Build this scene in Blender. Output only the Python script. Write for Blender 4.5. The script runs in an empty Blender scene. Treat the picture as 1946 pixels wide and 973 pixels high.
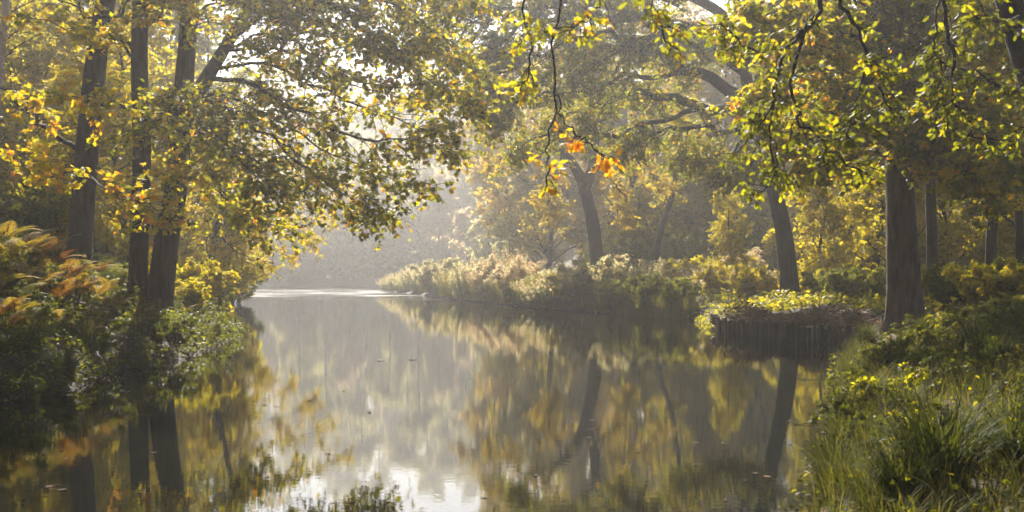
import bpy, math
import numpy as np

rng = np.random.default_rng(11)
S = bpy.context.scene
COL = S.collection
R = math.radians

# ------------------------------------------------------------------ camera, sky, sun, exposure
F, CX, HZ, EYE = 2087.0, 973.0, 520.0, 2.2        # focal length / centre / horizon in photo pixels, eye height over the water


def P(px, py, d):
    """a point d metres down the lake, where the photograph shows it"""
    return np.array([(px - CX) / F * d, d, EYE + (HZ - py) / F * d])


cam = bpy.data.cameras.new('camera')
cam.sensor_width = 36.0
cam.lens = F / 1946.0 * 36.0
cam.shift_y = (HZ - 486.5) / 1946.0
cam.clip_start, cam.clip_end = 0.1, 3000.0
cam.dof.use_dof = True
cam.dof.focus_distance = 38.0
cam.dof.aperture_fstop = 2.8
cam_o = bpy.data.objects.new('camera', cam)
cam_o.location = (0, 0, EYE)
cam_o.rotation_euler = (R(90), 0, 0)
COL.objects.link(cam_o)
S.camera = cam_o

SUN_EL, SUN_AZ = 38.0, -8.0                         # azimuth from the view direction, negative = to the left
world = bpy.data.worlds.new('World')
S.world = world
world.use_nodes = True
wn = world.node_tree
bg = wn.nodes['Background']
sky = wn.nodes.new('ShaderNodeTexSky')
sky.sky_type = 'NISHITA'
sky.sun_disc = False
sky.sun_elevation = R(SUN_EL)
sky.sun_rotation = R(SUN_AZ)
sky.air_density, sky.dust_density, sky.ozone_density = 1.0, 1.2, 1.0
wn.links.new(sky.outputs['Color'], bg.inputs['Color'])
bg.inputs['Strength'].default_value = 0.05

sun = bpy.data.lights.new('sun', 'SUN')
sun.energy = 5.0
sun.angle = R(0.6)
sun.color = (1.0, 0.93, 0.82)
sun_o = bpy.data.objects.new('sun', sun)
sun_o.rotation_euler = (R(90 - SUN_EL), 0, R(180 - SUN_AZ))
sun_o.location = (-30, 150, 90)
COL.objects.link(sun_o)

HAZE_DENSITY = 0.0009
S.view_settings.view_transform = 'Standard'
S.view_settings.look = 'None'
S.view_settings.exposure = 1.52
S.view_settings.gamma = 1.0
S.render.engine = 'CYCLES'
cy = S.cycles
cy.max_bounces, cy.diffuse_bounces, cy.glossy_bounces = 7, 3, 3
cy.transmission_bounces, cy.transparent_max_bounces, cy.volume_bounces = 4, 4, 1
cy.sample_clamp_indirect = 4.0
cy.caustics_reflective = cy.caustics_refractive = False
cy.use_denoising = True
cy.denoising_input_passes = 'RGB_ALBEDO'


# ------------------------------------------------------------------ helpers: meshes
def mesh_object(name, verts, faces, mat, parent=None, tone=None, smooth=True):
    """faces: list of int arrays (n, k); links one mesh object"""
    me = make_mesh(name, verts, faces, mat, tone, smooth)
    return link(name, me, parent)


def make_mesh(name, verts, faces, mat, tone=None, smooth=True):
    me = bpy.data.meshes.new(name)
    verts = np.asarray(verts, np.float32)
    faces = [np.asarray(f, np.int32) for f in faces if len(f)]
    me.vertices.add(len(verts))
    me.vertices.foreach_set('co', verts.ravel())
    loops = np.concatenate([f.ravel() for f in faces])
    tot = np.concatenate([np.full(len(f), f.shape[1], np.int32) for f in faces])
    me.loops.add(len(loops))
    me.loops.foreach_set('vertex_index', loops)
    me.polygons.add(len(tot))
    me.polygons.foreach_set('loop_start', np.concatenate([[0], np.cumsum(tot)[:-1]]).astype(np.int32))
    if tone is not None:
        a = me.attributes.new('tone', 'FLOAT', 'POINT')
        a.data.foreach_set('value', np.asarray(tone, np.float32))
    me.update(calc_edges=True)
    if not smooth:
        me.shade_flat()
    if mat:
        me.materials.append(mat)
    return me


def link(name, me, parent=None):
    o = bpy.data.objects.new(name, me)
    COL.objects.link(o)
    if parent is not None:
        o.parent = parent
    return o


def tag(o, label=None, cat=None, group=None, kind=None):
    for k, v in (('label', label), ('category', cat), ('group', group), ('kind', kind)):
        if v:
            o[k] = v
    return o


def empty(name, loc, label, cat, group=None, rz=0.0):
    o = bpy.data.objects.new(name, None)
    o.empty_display_size = 0.3
    o.location = [float(v) for v in loc]
    o.rotation_euler = (0, 0, rz)
    COL.objects.link(o)
    return tag(o, label, cat, group)


def copy_tree(root, loc, rz, scale, label, group=None):
    r = root.copy()
    COL.objects.link(r)
    r.location = [float(v) for v in loc]
    r.rotation_euler = (0, 0, rz)
    r.scale = scale
    r['label'] = label
    if group:
        r['group'] = group
    for ch in list(root.children):
        c = ch.copy()
        COL.objects.link(c)
        c.parent = r
    return r


def unit(v):
    return v / np.maximum(np.linalg.norm(v, axis=-1, keepdims=True), 1e-9)


def tubes(polys, radii, sides=6):
    """polys (N,K,3), radii (N,K) -> verts, [quads]"""
    polys = np.asarray(polys, float)
    radii = np.asarray(radii, float)
    N, K, _ = polys.shape
    t = unit(np.gradient(polys, axis=1))
    mean = unit(polys[:, -1] - polys[:, 0])
    ref = np.where(np.abs(mean[:, 2:3]) > 0.75, np.array([[1.0, 0.2, 0]]), np.array([[0, 0, 1.0]]))
    u = unit(np.cross(t, ref[:, None, :]))
    v = np.cross(t, u)
    a = np.linspace(0, 2 * np.pi, sides, endpoint=False)
    ring = u[:, :, None, :] * np.cos(a)[None, None, :, None] + v[:, :, None, :] * np.sin(a)[None, None, :, None]
    verts = polys[:, :, None, :] + ring * radii[:, :, None, None]
    i = np.arange(N * K * sides).reshape(N, K, sides)
    q = np.stack([i[:, :-1, :], i[:, 1:, :], np.roll(i[:, 1:, :], -1, 2), np.roll(i[:, :-1, :], -1, 2)], -1)
    return verts.reshape(-1, 3), [q.reshape(-1, 4)]


def merge(parts):
    """[(verts, [faces])] -> verts, [faces]"""
    vs, fs, n = [], [], 0
    for v, f in parts:
        vs.append(v)
        fs += [x + n for x in f]
        n += len(v)
    by = {}
    for f in fs:
        by.setdefault(f.shape[1], []).append(f)
    return np.concatenate(vs), [np.concatenate(x) for x in by.values()]


def resample(pts, K):
    """smooth polyline through pts (Catmull-Rom), K points"""
    p = np.asarray(pts, float)
    p = np.vstack([2 * p[0] - p[1], p, 2 * p[-1] - p[-2]])
    n = len(p) - 3
    out = []
    for s in np.linspace(0, n - 1e-6, K):
        i = int(s)
        f = s - i
        a, b, c, d = p[i], p[i + 1], p[i + 2], p[i + 3]
        out.append(0.5 * (2 * b + (c - a) * f + (2 * a - 5 * b + 4 * c - d) * f * f + (3 * b - a - 3 * c + d) * f ** 3))
    return np.array(out)


def along(polys, idx, t):
    K = polys.shape[1]
    s = np.clip(t, 0, 0.9999) * (K - 1)
    i = s.astype(int)
    f = (s - i)[:, None]
    a, b = polys[idx, i], polys[idx, i + 1]
    return a + (b - a) * f, unit(b - a)


def offshoots(par, prad, per, tmin, L, ang, flat=1.0, bias=(0, 0, 0), curve=(0, 0, 0), K=5, wob=0.25, tip=0.004, rk=0.6, tmax=1.0, rmax=9):
    """child branches of par (N,K,3); per = number on each parent"""
    N = len(par)
    per = np.broadcast_to(np.asarray(per), (N,)).astype(int)
    idx = np.repeat(np.arange(N), per)
    M = len(idx)
    t = tmin + (tmax - tmin) * rng.random(M)
    o, tan = along(par, idx, t)
    pr = prad[idx, np.minimum((t * (par.shape[1] - 1)).astype(int), par.shape[1] - 1)]
    q = rng.normal(size=(M, 3))
    q -= tan * (q * tan).sum(1, keepdims=True)
    q[:, 2] *= flat
    q = unit(q)
    a = np.radians(rng.uniform(ang[0], ang[1], M))[:, None]
    d = unit(tan * np.cos(a) + q * np.sin(a) + np.asarray(bias))
    ln = rng.uniform(L[0], L[1], M) * (1.0 - 0.45 * t)
    steps = d[:, None, :] + np.asarray(curve)[None, None, :] * np.linspace(0, 1, K - 1)[None, :, None] + wob * rng.normal(size=(M, K - 1, 3)) * np.array([1, 1, 0.7])
    steps = unit(steps) * (ln / (K - 1))[:, None, None]
    pts = np.concatenate([o[:, None, :], o[:, None, :] + np.cumsum(steps, 1)], 1)
    r0 = np.minimum(np.maximum(pr * rk, tip * 1.3), rmax)
    rad = r0[:, None] + (tip - r0)[:, None] * np.linspace(0, 1, K)[None, :] ** 0.8
    return pts, rad


# ------------------------------------------------------------------ leaf shapes: x along the leaf, y across, z up; faces as tris / quads
def fan(outline, zc=0.0, zedge=-0.10):
    o = np.array(outline, float)
    z = np.array([zedge * (abs(y) ** 1.3) * 2 - 0.10 * x * x for x, y in o])
    v = np.vstack([[0.42, 0, zc], np.column_stack([o, z])])
    n = len(o)
    f = np.array([[0, 1 + i, 1 + (i + 1) % n] for i in range(n)])
    return v, f


def mirrored(half):
    return half + [(x, -y) for x, y in half[::-1] if abs(y) > 1e-6]


MAPLE = fan([(0, 0)] + [(-0.08, 0.30), (0.22, 0.26), (0.38, 0.58), (0.55, 0.24), (0.66, 0.28), (1.0, 0.0), (0.66, -0.28), (0.55, -0.24), (0.38, -0.58), (0.22, -0.26), (-0.08, -0.30)])
OAK = fan([(0, 0), (0.12, 0.10), (0.26, 0.22), (0.34, 0.11), (0.50, 0.29), (0.60, 0.14), (0.78, 0.27), (0.86, 0.13), (1.0, 0.05), (1.0, -0.05), (0.86, -0.13), (0.78, -0.27), (0.60, -0.14), (0.50, -0.29), (0.34, -0.11), (0.26, -0.22), (0.12, -0.10)])
OVATE = (np.array([[0, 0, 0], [0.40, 0.30, 0.05], [0.42, 0, -0.02], [0.40, -0.30, 0.05], [1.0, 0, -0.12]]), np.array([[0, 2, 1], [0, 3, 2], [1, 2, 4], [2, 3, 4]]))
FLAKE = (np.array([[0, 0, 0], [0.5, 0.36, 0.08], [1.0, 0, -0.08], [0.45, -0.36, 0.06]]), np.array([[0, 3, 2], [0, 2, 1]]))


def leaves(pos, axis, normal, size, tone, shape):
    tv, tf = shape
    x = unit(axis)
    z = unit(normal - x * (normal * x).sum(1, keepdims=True))
    y = np.cross(z, x)
    s = size[:, None, None]
    w = rng.uniform(0.8, 1.2, len(pos))[:, None, None]
    v = pos[:, None, :] + s * (x[:, None, :] * tv[None, :, 0:1] + w * y[:, None, :] * tv[None, :, 1:2] + z[:, None, :] * tv[None, :, 2:3])
    f = tf[None] + (np.arange(len(pos)) * len(tv))[:, None, None]
    return v.reshape(-1, 3), [f.reshape(-1, tf.shape[1])], np.repeat(tone, len(tv))


def leaf_set(tw, per, size, tone, shape, droop=0.3, up=1.4, spread=0.9, tmin=0.15, clump=0.0, petiole=0.25):
    """leaves along twigs (N,K,3); tone = (lo, hi, power)"""
    N = len(tw)
    idx = np.repeat(np.arange(N), per)
    M = len(idx)
    t = tmin + (1 - tmin) * rng.random(M)
    o, tan = along(tw, idx, t)
    side = rng.normal(size=(M, 3))
    side[:, 2] *= 0.5
    ax = unit(tan * 0.5 + unit(side) * spread + np.array([0, 0, -droop]))
    nrm = unit(rng.normal(size=(M, 3)) + np.array([0, 0, up]))
    sz = rng.uniform(size[0], size[1], M)
    per_twig = rng.random(N) ** tone[2]
    tn = tone[0] + (tone[1] - tone[0]) * np.clip(0.6 * per_twig[idx] + 0.4 * rng.random(M) ** tone[2], 0, 1)
    pos = o + ax * (sz * petiole)[:, None] + clump * rng.normal(size=(M, 3))
    return leaves(pos, ax, nrm, sz, tn, shape)


# ------------------------------------------------------------------ materials
def new_mat(name):
    m = bpy.data.materials.new(name)
    m.use_nodes = True
    nt = m.node_tree
    nt.nodes.clear()
    out = nt.nodes.new('ShaderNodeOutputMaterial')
    return m, nt, out


def N_(nt, kind, **kw):
    n = nt.nodes.new('ShaderNode' + kind)
    for k, v in kw.items():
        setattr(n, k, v)
    return n


def ramp(nt, stops, src):
    n = nt.nodes.new('ShaderNodeValToRGB')
    e = n.color_ramp.elements
    while len(e) > 1:
        e.remove(e[-1])
    e[0].position, e[0].color = stops[0][0], (*stops[0][1], 1)
    for p, c in stops[1:]:
        x = e.new(p)
        x.color = (*c, 1)
    nt.links.new(src, n.inputs['Fac'])
    return n


def leaf_mat(name, stops, trans=0.55, gain=1.9, rough=0.5, spec=0.16, blue=0.25):
    """two-sided leaf: reflects its own colour, lets light through warmer and stronger"""
    m, nt, out = new_mat(name)
    at = N_(nt, 'Attribute', attribute_name='tone')
    oi = N_(nt, 'ObjectInfo')
    ad = N_(nt, 'Math', operation='MULTIPLY_ADD')
    nt.links.new(oi.outputs['Random'], ad.inputs[0])
    ad.inputs[1].default_value = 0.10
    nt.links.new(at.outputs['Fac'], ad.inputs[2])
    cr = ramp(nt, stops, ad.outputs[0])
    pb = N_(nt, 'BsdfPrincipled')
    pb.inputs['Roughness'].default_value = rough
    pb.inputs['Specular IOR Level'].default_value = spec
    nt.links.new(cr.outputs['Color'], pb.inputs['Base Color'])
    tr = N_(nt, 'BsdfTranslucent')
    mul = N_(nt, 'MixRGB', blend_type='MULTIPLY')
    mul.inputs['Fac'].default_value = 1.0
    mul.inputs['Color2'].default_value = (gain * 1.0, gain * 0.95, gain * blue, 1)
    nt.links.new(cr.outputs['Color'], mul.inputs['Color1'])
    nt.links.new(mul.outputs['Color'], tr.inputs['Color'])
    mx = N_(nt, 'MixShader')
    mx.inputs['Fac'].default_value = trans
    nt.links.new(pb.outputs[0], mx.inputs[1])
    nt.links.new(tr.outputs[0], mx.inputs[2])
    nt.links.new(mx.outputs[0], out.inputs['Surface'])
    return m


DKG, GRN, YGR, YEL, GLD, ORG, RST, BRN = (0.034, 0.050, 0.007), (0.088, 0.096, 0.010), (0.19, 0.195, 0.012), (0.42, 0.34, 0.015), (0.46, 0.26, 0.014), (0.42, 0.15, 0.012), (0.22, 0.085, 0.025), (0.12, 0.065, 0.03)
M_MAPLE = leaf_mat('maple_leaf', [(0.0, DKG), (0.3, GRN), (0.55, YGR), (0.75, YEL), (0.9, GLD), (1.0, ORG)], trans=0.6, gain=2.1)
M_OAK = leaf_mat('oak_leaf', [(0.0, DKG), (0.45, GRN), (0.72, YGR), (0.9, GLD), (1.0, ORG)], trans=0.6, gain=2.5)
M_LIGHT = leaf_mat('hazel_leaf', [(0.0, GRN), (0.4, YGR), (0.8, YEL), (1.0, GLD)], trans=0.6, gain=2.0)
M_GOLD = leaf_mat('golden_leaf', [(0.0, GRN), (0.3, YGR), (0.6, (0.42, 0.31, 0.03)), (0.85, (0.42, 0.26, 0.05)), (1.0, (0.32, 0.16, 0.04))], trans=0.5)
M_BUSH = leaf_mat('bush_leaf', [(0.0, DKG), (0.5, GRN), (0.85, YGR), (1.0, YEL)], trans=0.5, gain=2.0, spec=0.08)
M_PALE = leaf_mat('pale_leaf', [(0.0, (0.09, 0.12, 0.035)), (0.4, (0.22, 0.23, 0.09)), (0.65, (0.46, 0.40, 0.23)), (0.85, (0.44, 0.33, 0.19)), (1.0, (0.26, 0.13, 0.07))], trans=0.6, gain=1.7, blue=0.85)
M_FERN = leaf_mat('bracken', [(0.0, (0.06, 0.085, 0.015)), (0.4, (0.24, 0.22, 0.05)), (0.6, (0.36, 0.29, 0.11)), (0.8, (0.23, 0.11, 0.04)), (1.0, (0.15, 0.055, 0.02))], trans=0.5, gain=1.6, spec=0.1)
M_GRASS = leaf_mat('grass_blade', [(0.0, (0.034, 0.045, 0.014)), (0.5, (0.085, 0.095, 0.026)), (0.8, (0.20, 0.19, 0.05)), (1.0, (0.26, 0.20, 0.09))], trans=0.28, rough=0.6, spec=0.05)
M_DEAD = leaf_mat('dead_leaf', [(0.0, (0.03, 0.014, 0.008)), (0.5, (0.07, 0.032, 0.015)), (1.0, (0.13, 0.058, 0.022))], trans=0.15, spec=0.1, rough=0.7)


M_FAR = leaf_mat('mist_paled_far_leaf', [(0.0, (0.16, 0.19, 0.06)), (0.5, (0.32, 0.32, 0.13)), (1.0, (0.48, 0.40, 0.22))], trans=0.7, gain=1.8, blue=0.85, spec=0.05)  # leaf colour paled to stand in for bright mist


def bark_mat(name, c0, c1, scale=9.0, bump=0.6, stretch=0.16, moss=0.25):
    m, nt, out = new_mat(name)
    tc = N_(nt, 'TexCoord')
    mp = N_(nt, 'Mapping')
    mp.inputs['Scale'].default_value = (1, 1, stretch)
    nt.links.new(tc.outputs['Object'], mp.inputs['Vector'])
    n1 = N_(nt, 'TexNoise')
    n1.inputs['Scale'].default_value = scale
    n1.inputs['Detail'].default_value = 6
    n1.inputs['Roughness'].default_value = 0.65
    nt.links.new(mp.outputs[0], n1.inputs['Vector'])
    vo = N_(nt, 'TexVoronoi', feature='DISTANCE_TO_EDGE')
    vo.inputs['Scale'].default_value = scale * 1.7
    nt.links.new(mp.outputs[0], vo.inputs['Vector'])
    cr = ramp(nt, [(0.3, c0), (0.7, c1)], n1.outputs['Fac'])
    n2 = N_(nt, 'TexNoise')
    n2.inputs['Scale'].default_value = 1.3
    n2.inputs['Detail'].default_value = 4
    nt.links.new(tc.outputs['Object'], n2.inputs['Vector'])
    mr = ramp(nt, [(0.48, (0, 0, 0)), (0.68, (moss, moss, moss))], n2.outputs['Fac'])
    mx = N_(nt, 'MixRGB')
    nt.links.new(mr.outputs['Color'], mx.inputs['Fac'])
    nt.links.new(cr.outputs['Color'], mx.inputs['Color1'])
    mx.inputs['Color2'].default_value = (0.07, 0.075, 0.03, 1)
    pb = N_(nt, 'BsdfPrincipled')
    pb.inputs['Roughness'].default_value = 0.85
    pb.inputs['Specular IOR Level'].default_value = 0.25
    nt.links.new(mx.outputs['Color'], pb.inputs['Base Color'])
    mm = N_(nt, 'Math', operation='MULTIPLY_ADD')
    nt.links.new(vo.outputs['Distance'], mm.inputs[0])
    mm.inputs[1].default_value = 1.3
    nt.links.new(n1.outputs['Fac'], mm.inputs[2])
    bp = N_(nt, 'Bump')
    bp.inputs['Strength'].default_value = bump
    bp.inputs['Distance'].default_value = 0.06
    nt.links.new(mm.outputs[0], bp.inputs['Height'])
    nt.links.new(bp.outputs[0], pb.inputs['Normal'])
    nt.links.new(pb.outputs[0], out.inputs['Surface'])
    return m


M_BARK = bark_mat('grey_brown_bark', (0.016, 0.011, 0.008), (0.085, 0.057, 0.040), scale=8, bump=1.0, stretch=0.22, moss=0.4)
M_LITBARK = bark_mat('sunlit_ridged_bark', (0.035, 0.024, 0.017), (0.19, 0.135, 0.10), scale=9, bump=1.0, stretch=0.2, moss=0.5)  # lighter bark copy, warm light on the stout trunk put into its colour
M_OAKBARK = bark_mat('oak_bark', (0.014, 0.010, 0.008), (0.062, 0.045, 0.033), scale=7, bump=0.8)
M_TWIG = bark_mat('dark_twig_bark', (0.022, 0.016, 0.012), (0.06, 0.045, 0.034), scale=14, bump=0.3, moss=0.1)
M_BIRCH = bark_mat('birch_bark', (0.30, 0.20, 0.15), (0.55, 0.42, 0.34), scale=5, bump=0.2, stretch=2.0, moss=0.1)
M_STAKE = bark_mat('dark_stake_wood', (0.02, 0.016, 0.014), (0.075, 0.055, 0.042), scale=22, bump=0.4, moss=0.1)
M_STAKE_SUNLIT = bark_mat('sunlit_stake_wood', (0.06, 0.042, 0.03), (0.22, 0.15, 0.10), scale=22, bump=0.4, moss=0.1)  # sunlit tan put into the wood colour of some stakes
M_CUT = bark_mat('cut_stake_end', (0.20, 0.12, 0.07), (0.36, 0.24, 0.15), scale=30, bump=0.2, moss=0.0)


def ground_mat():
    m, nt, out = new_mat('leaf_litter_soil')
    tc = N_(nt, 'TexCoord')
    n1 = N_(nt, 'TexNoise')
    n1.inputs['Scale'].default_value = 0.5
    n1.inputs['Detail'].default_value = 8
    nt.links.new(tc.outputs['Object'], n1.inputs['Vector'])
    vo = N_(nt, 'TexVoronoi')
    vo.inputs['Scale'].default_value = 11
    nt.links.new(tc.outputs['Object'], vo.inputs['Vector'])
    a = ramp(nt, [(0.35, (0.020, 0.025, 0.009)), (0.5, (0.028, 0.022, 0.013)), (0.65, (0.055, 0.034, 0.017))], n1.outputs['Fac'])
    b = ramp(nt, [(0.0, (0.03, 0.02, 0.012)), (0.5, (0.06, 0.034, 0.016)), (1.0, (0.10, 0.06, 0.026))], vo.outputs['Color'])
    mx = N_(nt, 'MixRGB')
    mx.inputs['Fac'].default_value = 0.45
    nt.links.new(a.outputs['Color'], mx.inputs['Color1'])
    nt.links.new(b.outputs['Color'], mx.inputs['Color2'])
    pb = N_(nt, 'BsdfPrincipled')
    pb.inputs['Roughness'].default_value = 0.9
    nt.links.new(mx.outputs['Color'], pb.inputs['Base Color'])
    bp = N_(nt, 'Bump')
    bp.inputs['Strength'].default_value = 0.7
    bp.inputs['Distance'].default_value = 0.05
    nt.links.new(vo.outputs['Distance'], bp.inputs['Height'])
    nt.links.new(bp.outputs[0], pb.inputs['Normal'])
    nt.links.new(pb.outputs[0], out.inputs['Surface'])
    return m


def water_mat():
    m, nt, out = new_mat('still_lake_water')
    tc = N_(nt, 'TexCoord')
    pb = N_(nt, 'BsdfPrincipled')
    pb.inputs['Base Color'].default_value = (0.007, 0.008, 0.005, 1)
    pb.inputs['Roughness'].default_value = 0.0
    pb.inputs['IOR'].default_value = 1.45
    mp = N_(nt, 'Mapping')
    mp.inputs['Scale'].default_value = (0.55, 1.0, 1.0)
    nt.links.new(tc.outputs['Object'], mp.inputs['Vector'])
    n1 = N_(nt, 'TexNoise')
    n1.inputs['Scale'].default_value = 8.0
    n1.inputs['Detail'].default_value = 3
    nt.links.new(mp.outputs[0], n1.inputs['Vector'])
    n2 = N_(nt, 'TexNoise')
    n2.inputs['Scale'].default_value = 0.9
    n2.inputs['Detail'].default_value = 2
    nt.links.new(mp.outputs[0], n2.inputs['Vector'])
    # a breath of wind far out on the lake, calm water near the banks
    sp = N_(nt, 'SeparateXYZ')
    nt.links.new(tc.outputs['Object'], sp.inputs[0])
    far = N_(nt, 'MapRange')
    far.inputs['From Min'].default_value, far.inputs['From Max'].default_value = 88.0, 125.0
    far.inputs['To Min'].default_value, far.inputs['To Max'].default_value = 1.0, 12.0
    nt.links.new(sp.outputs['Y'], far.inputs['Value'])
    b1 = N_(nt, 'Bump')
    b1.inputs['Distance'].default_value = 0.010
    b1.inputs['Strength'].default_value = 0.036
    nt.links.new(n1.outputs['Fac'], b1.inputs['Height'])
    mu = N_(nt, 'Math', operation='MULTIPLY')
    mu.inputs[1].default_value = 0.016
    nt.links.new(far.outputs[0], mu.inputs[0])
    nt.links.new(mu.outputs[0], b1.inputs['Distance'])
    b2 = N_(nt, 'Bump')
    b2.inputs['Distance'].default_value = 0.03
    b2.inputs['Strength'].default_value = 0.02
    nt.links.new(n2.outputs['Fac'], b2.inputs['Height'])
    nt.links.new(b1.outputs[0], b2.inputs['Normal'])
    nt.links.new(b2.outputs[0], pb.inputs['Normal'])
    # a patch ruffled by the wind where the lake bends
    n3 = N_(nt, 'TexNoise')
    n3.inputs['Scale'].default_value = 1.0
    n3.inputs['Detail'].default_value = 4
    mp3 = N_(nt, 'Mapping')
    mp3.inputs['Scale'].default_value = (0.10, 0.34, 1.0)
    nt.links.new(tc.outputs['Object'], mp3.inputs['Vector'])
    nt.links.new(mp3.outputs[0], n3.inputs['Vector'])
    band = ramp(nt, [(0.0, (0, 0, 0)), (0.12, (0, 0, 0)), (0.35, (1, 1, 1)), (0.50, (1, 1, 1)), (0.7, (0, 0, 0))], far.outputs[0])
    bm = N_(nt, 'MapRange')
    bm.inputs['From Min'].default_value, bm.inputs['From Max'].default_value = 60.0, 220.0
    nt.links.new(sp.outputs['Y'], bm.inputs['Value'])
    nt.links.new(bm.outputs[0], band.inputs['Fac'])
    pt = ramp(nt, [(0.44, (0, 0, 0)), (0.62, (0.30, 0.30, 0.30))], n3.outputs['Fac'])
    mr = N_(nt, 'MixRGB', blend_type='MULTIPLY')
    mr.inputs['Fac'].default_value = 1.0
    nt.links.new(band.outputs['Color'], mr.inputs['Color1'])
    nt.links.new(pt.outputs['Color'], mr.inputs['Color2'])
    nt.links.new(mr.outputs['Color'], pb.inputs['Roughness'])
    nt.links.new(pb.outputs[0], out.inputs['Surface'])
    return m


# ------------------------------------------------------------------ the setting: lake, ground, haze
SHORE_RIGHT = [(1.0, -60), (0.3, -3), (0.9, 4), (2.2, 7.5), (2.95, 10.4), (3.95, 13.5), (5.45, 17.7), (7.2, 24), (8.9, 29.5), (10.4, 33.0),
               (7.75, 41.2), (8.3, 46), (8.9, 52), (7.0, 57), (4.6, 62), (1.6, 70), (-3.1, 88), (-9.5, 112), (-15.5, 139), (-14, 150), (2, 165), (40, 175), (90, 190), (150, 200)]
SHORE_FAR = [(150, 215), (60, 208), (0, 203), (-40, 205), (-75, 202), (-110, 190)]
SHORE_LEFT = [(-90, 160), (-47, 150), (-31.5, 118), (-22.2, 85), (-15.6, 60), (-11.5, 45), (-9.6, 38), (-9.0, 33), (-8.5, 27.5), (-9.0, 25), (-8.4, 21), (-8.9, 18.5), (-10.5, 12), (-12, 4), (-14, -60)]
SHORE = np.array(SHORE_RIGHT + SHORE_FAR + SHORE_LEFT, float)


def shore_distance(x, y):
    """metres from the water's edge, positive on land; and whether the nearest edge is the left bank"""
    x, y = np.asarray(x, float), np.asarray(y, float)
    best = np.full(x.shape, 1e9)
    left = np.zeros(x.shape, bool)
    inside = np.zeros(x.shape, bool)
    n = len(SHORE)
    n_left = len(SHORE_RIGHT) + len(SHORE_FAR) - 1
    for i in range(n):
        (ax, ay), (bx, by) = SHORE[i], SHORE[(i + 1) % n]
        dx, dy = bx - ax, by - ay
        t = np.clip(((x - ax) * dx + (y - ay) * dy) / (dx * dx + dy * dy), 0, 1)
        d = np.hypot(x - ax - t * dx, y - ay - t * dy)
        upd = d < best
        best = np.where(upd, d, best)
        left = np.where(upd, n_left <= i < n - 1, left)
        c = (ay > y) != (by > y)
        with np.errstate(divide='ignore', invalid='ignore'):
            xi = ax + (y - ay) * dx / (dy if dy else 1e-9)
        inside ^= c & (x < xi)
    return np.where(inside, -best, best), left


def smooth(a, b, v):
    t = np.clip((v - a) / (b - a), 0, 1)
    return t * t * (3 - 2 * t)


def height(x, y):
    x, y = np.asarray(x, float), np.asarray(y, float)
    s, left = shore_distance(x, y)
    wob = 0.10 * np.sin(x * 1.3 + y * 0.7) * np.sin(y * 0.9 - x * 0.4) + 0.05 * np.sin(x * 3.1 + 1) * np.sin(y * 2.7)
    sp = np.maximum(s, 0)
    lf = 0.35 * smooth(0, 0.5, s) + 0.46 * np.minimum(sp, 6.5) + 0.10 * np.clip(sp - 6.5, 0, 60)
    lf_far = 0.5 * smooth(0, 0.8, s) + 0.08 * np.minimum(sp, 40)
    lf = lf + (lf_far - lf) * smooth(45, 75, y)
    rt = 0.42 * smooth(0, 0.6, s) + 0.35 * smooth(0.5, 4, s) + 0.03 * np.minimum(sp, 60)
    h = np.where(left, lf, rt) + wob * smooth(0, 2, s) + 0.27 * np.clip(y - 235, 0, 140)
    return np.where(s < 0, -1.0 * smooth(0, 2.5, -s) - 0.02, h)


def hz(x, y):
    return float(height(np.array([x]), np.array([y]))[0])


def land_grid():
    xs = np.unique(np.concatenate([np.linspace(-700, -60, 22), np.arange(-60, -20, 1.2), np.arange(-20, 20, 0.32), np.arange(20, 60, 1.2), np.linspace(60, 700, 22)]))
    ys = np.unique(np.concatenate([np.linspace(-300, -10, 12), np.arange(-10, 60, 0.34), np.arange(60, 220, 1.6), np.linspace(220, 1500, 24)]))
    X, Y = np.meshgrid(xs, ys)
    Z = height(X, Y)
    v = np.stack([X, Y, Z], -1).reshape(-1, 3)
    i = np.arange(X.size).reshape(X.shape)
    q = np.stack([i[:-1, :-1], i[:-1, 1:], i[1:, 1:], i[1:, :-1]], -1).reshape(-1, 4)
    return v, [q]


v, f = land_grid()
tag(mesh_object('ground', v, f, ground_mat()), kind='structure')
w = np.array([[-200, -80, 0], [200, -80, 0], [200, 240, 0], [-200, 240, 0]], float)
tag(mesh_object('lake_water', w, [np.array([[0, 1, 2, 3]])], water_mat()), kind='structure')

hm, hn, ho = new_mat('haze')
pv = N_(hn, 'VolumePrincipled')
pv.inputs['Density'].default_value = HAZE_DENSITY
pv.inputs['Color'].default_value = (0.97, 0.965, 0.965, 1)
pv.inputs['Anisotropy'].default_value = 0.7
pv.inputs['Density Attribute'].default_value = ''
hn.links.new(pv.outputs[0], ho.inputs['Volume'])
try:
    hm.cycles.homogeneous_volume = True
except Exception:
    pass
x0, x1, y0, y1, z0, z1 = -720, 720, -320, 1520, -2.2, 88
hv = np.array([[a, b, c] for c in (z0, z1) for b in (y0, y1) for a in (x0, x1)], float)
hf = np.array([[0, 2, 3, 1], [4, 5, 7, 6], [0, 1, 5, 4], [2, 6, 7, 3], [0, 4, 6, 2], [1, 3, 7, 5]])
tag(mesh_object('haze', hv, [hf], hm, smooth=False), kind='stuff')


# ------------------------------------------------------------------ trees
def knotty(pts, K, wob):
    p = resample(pts, K)
    n = rng.normal(size=(K, 3)) * wob
    n[0] = 0
    return p + n


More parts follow.
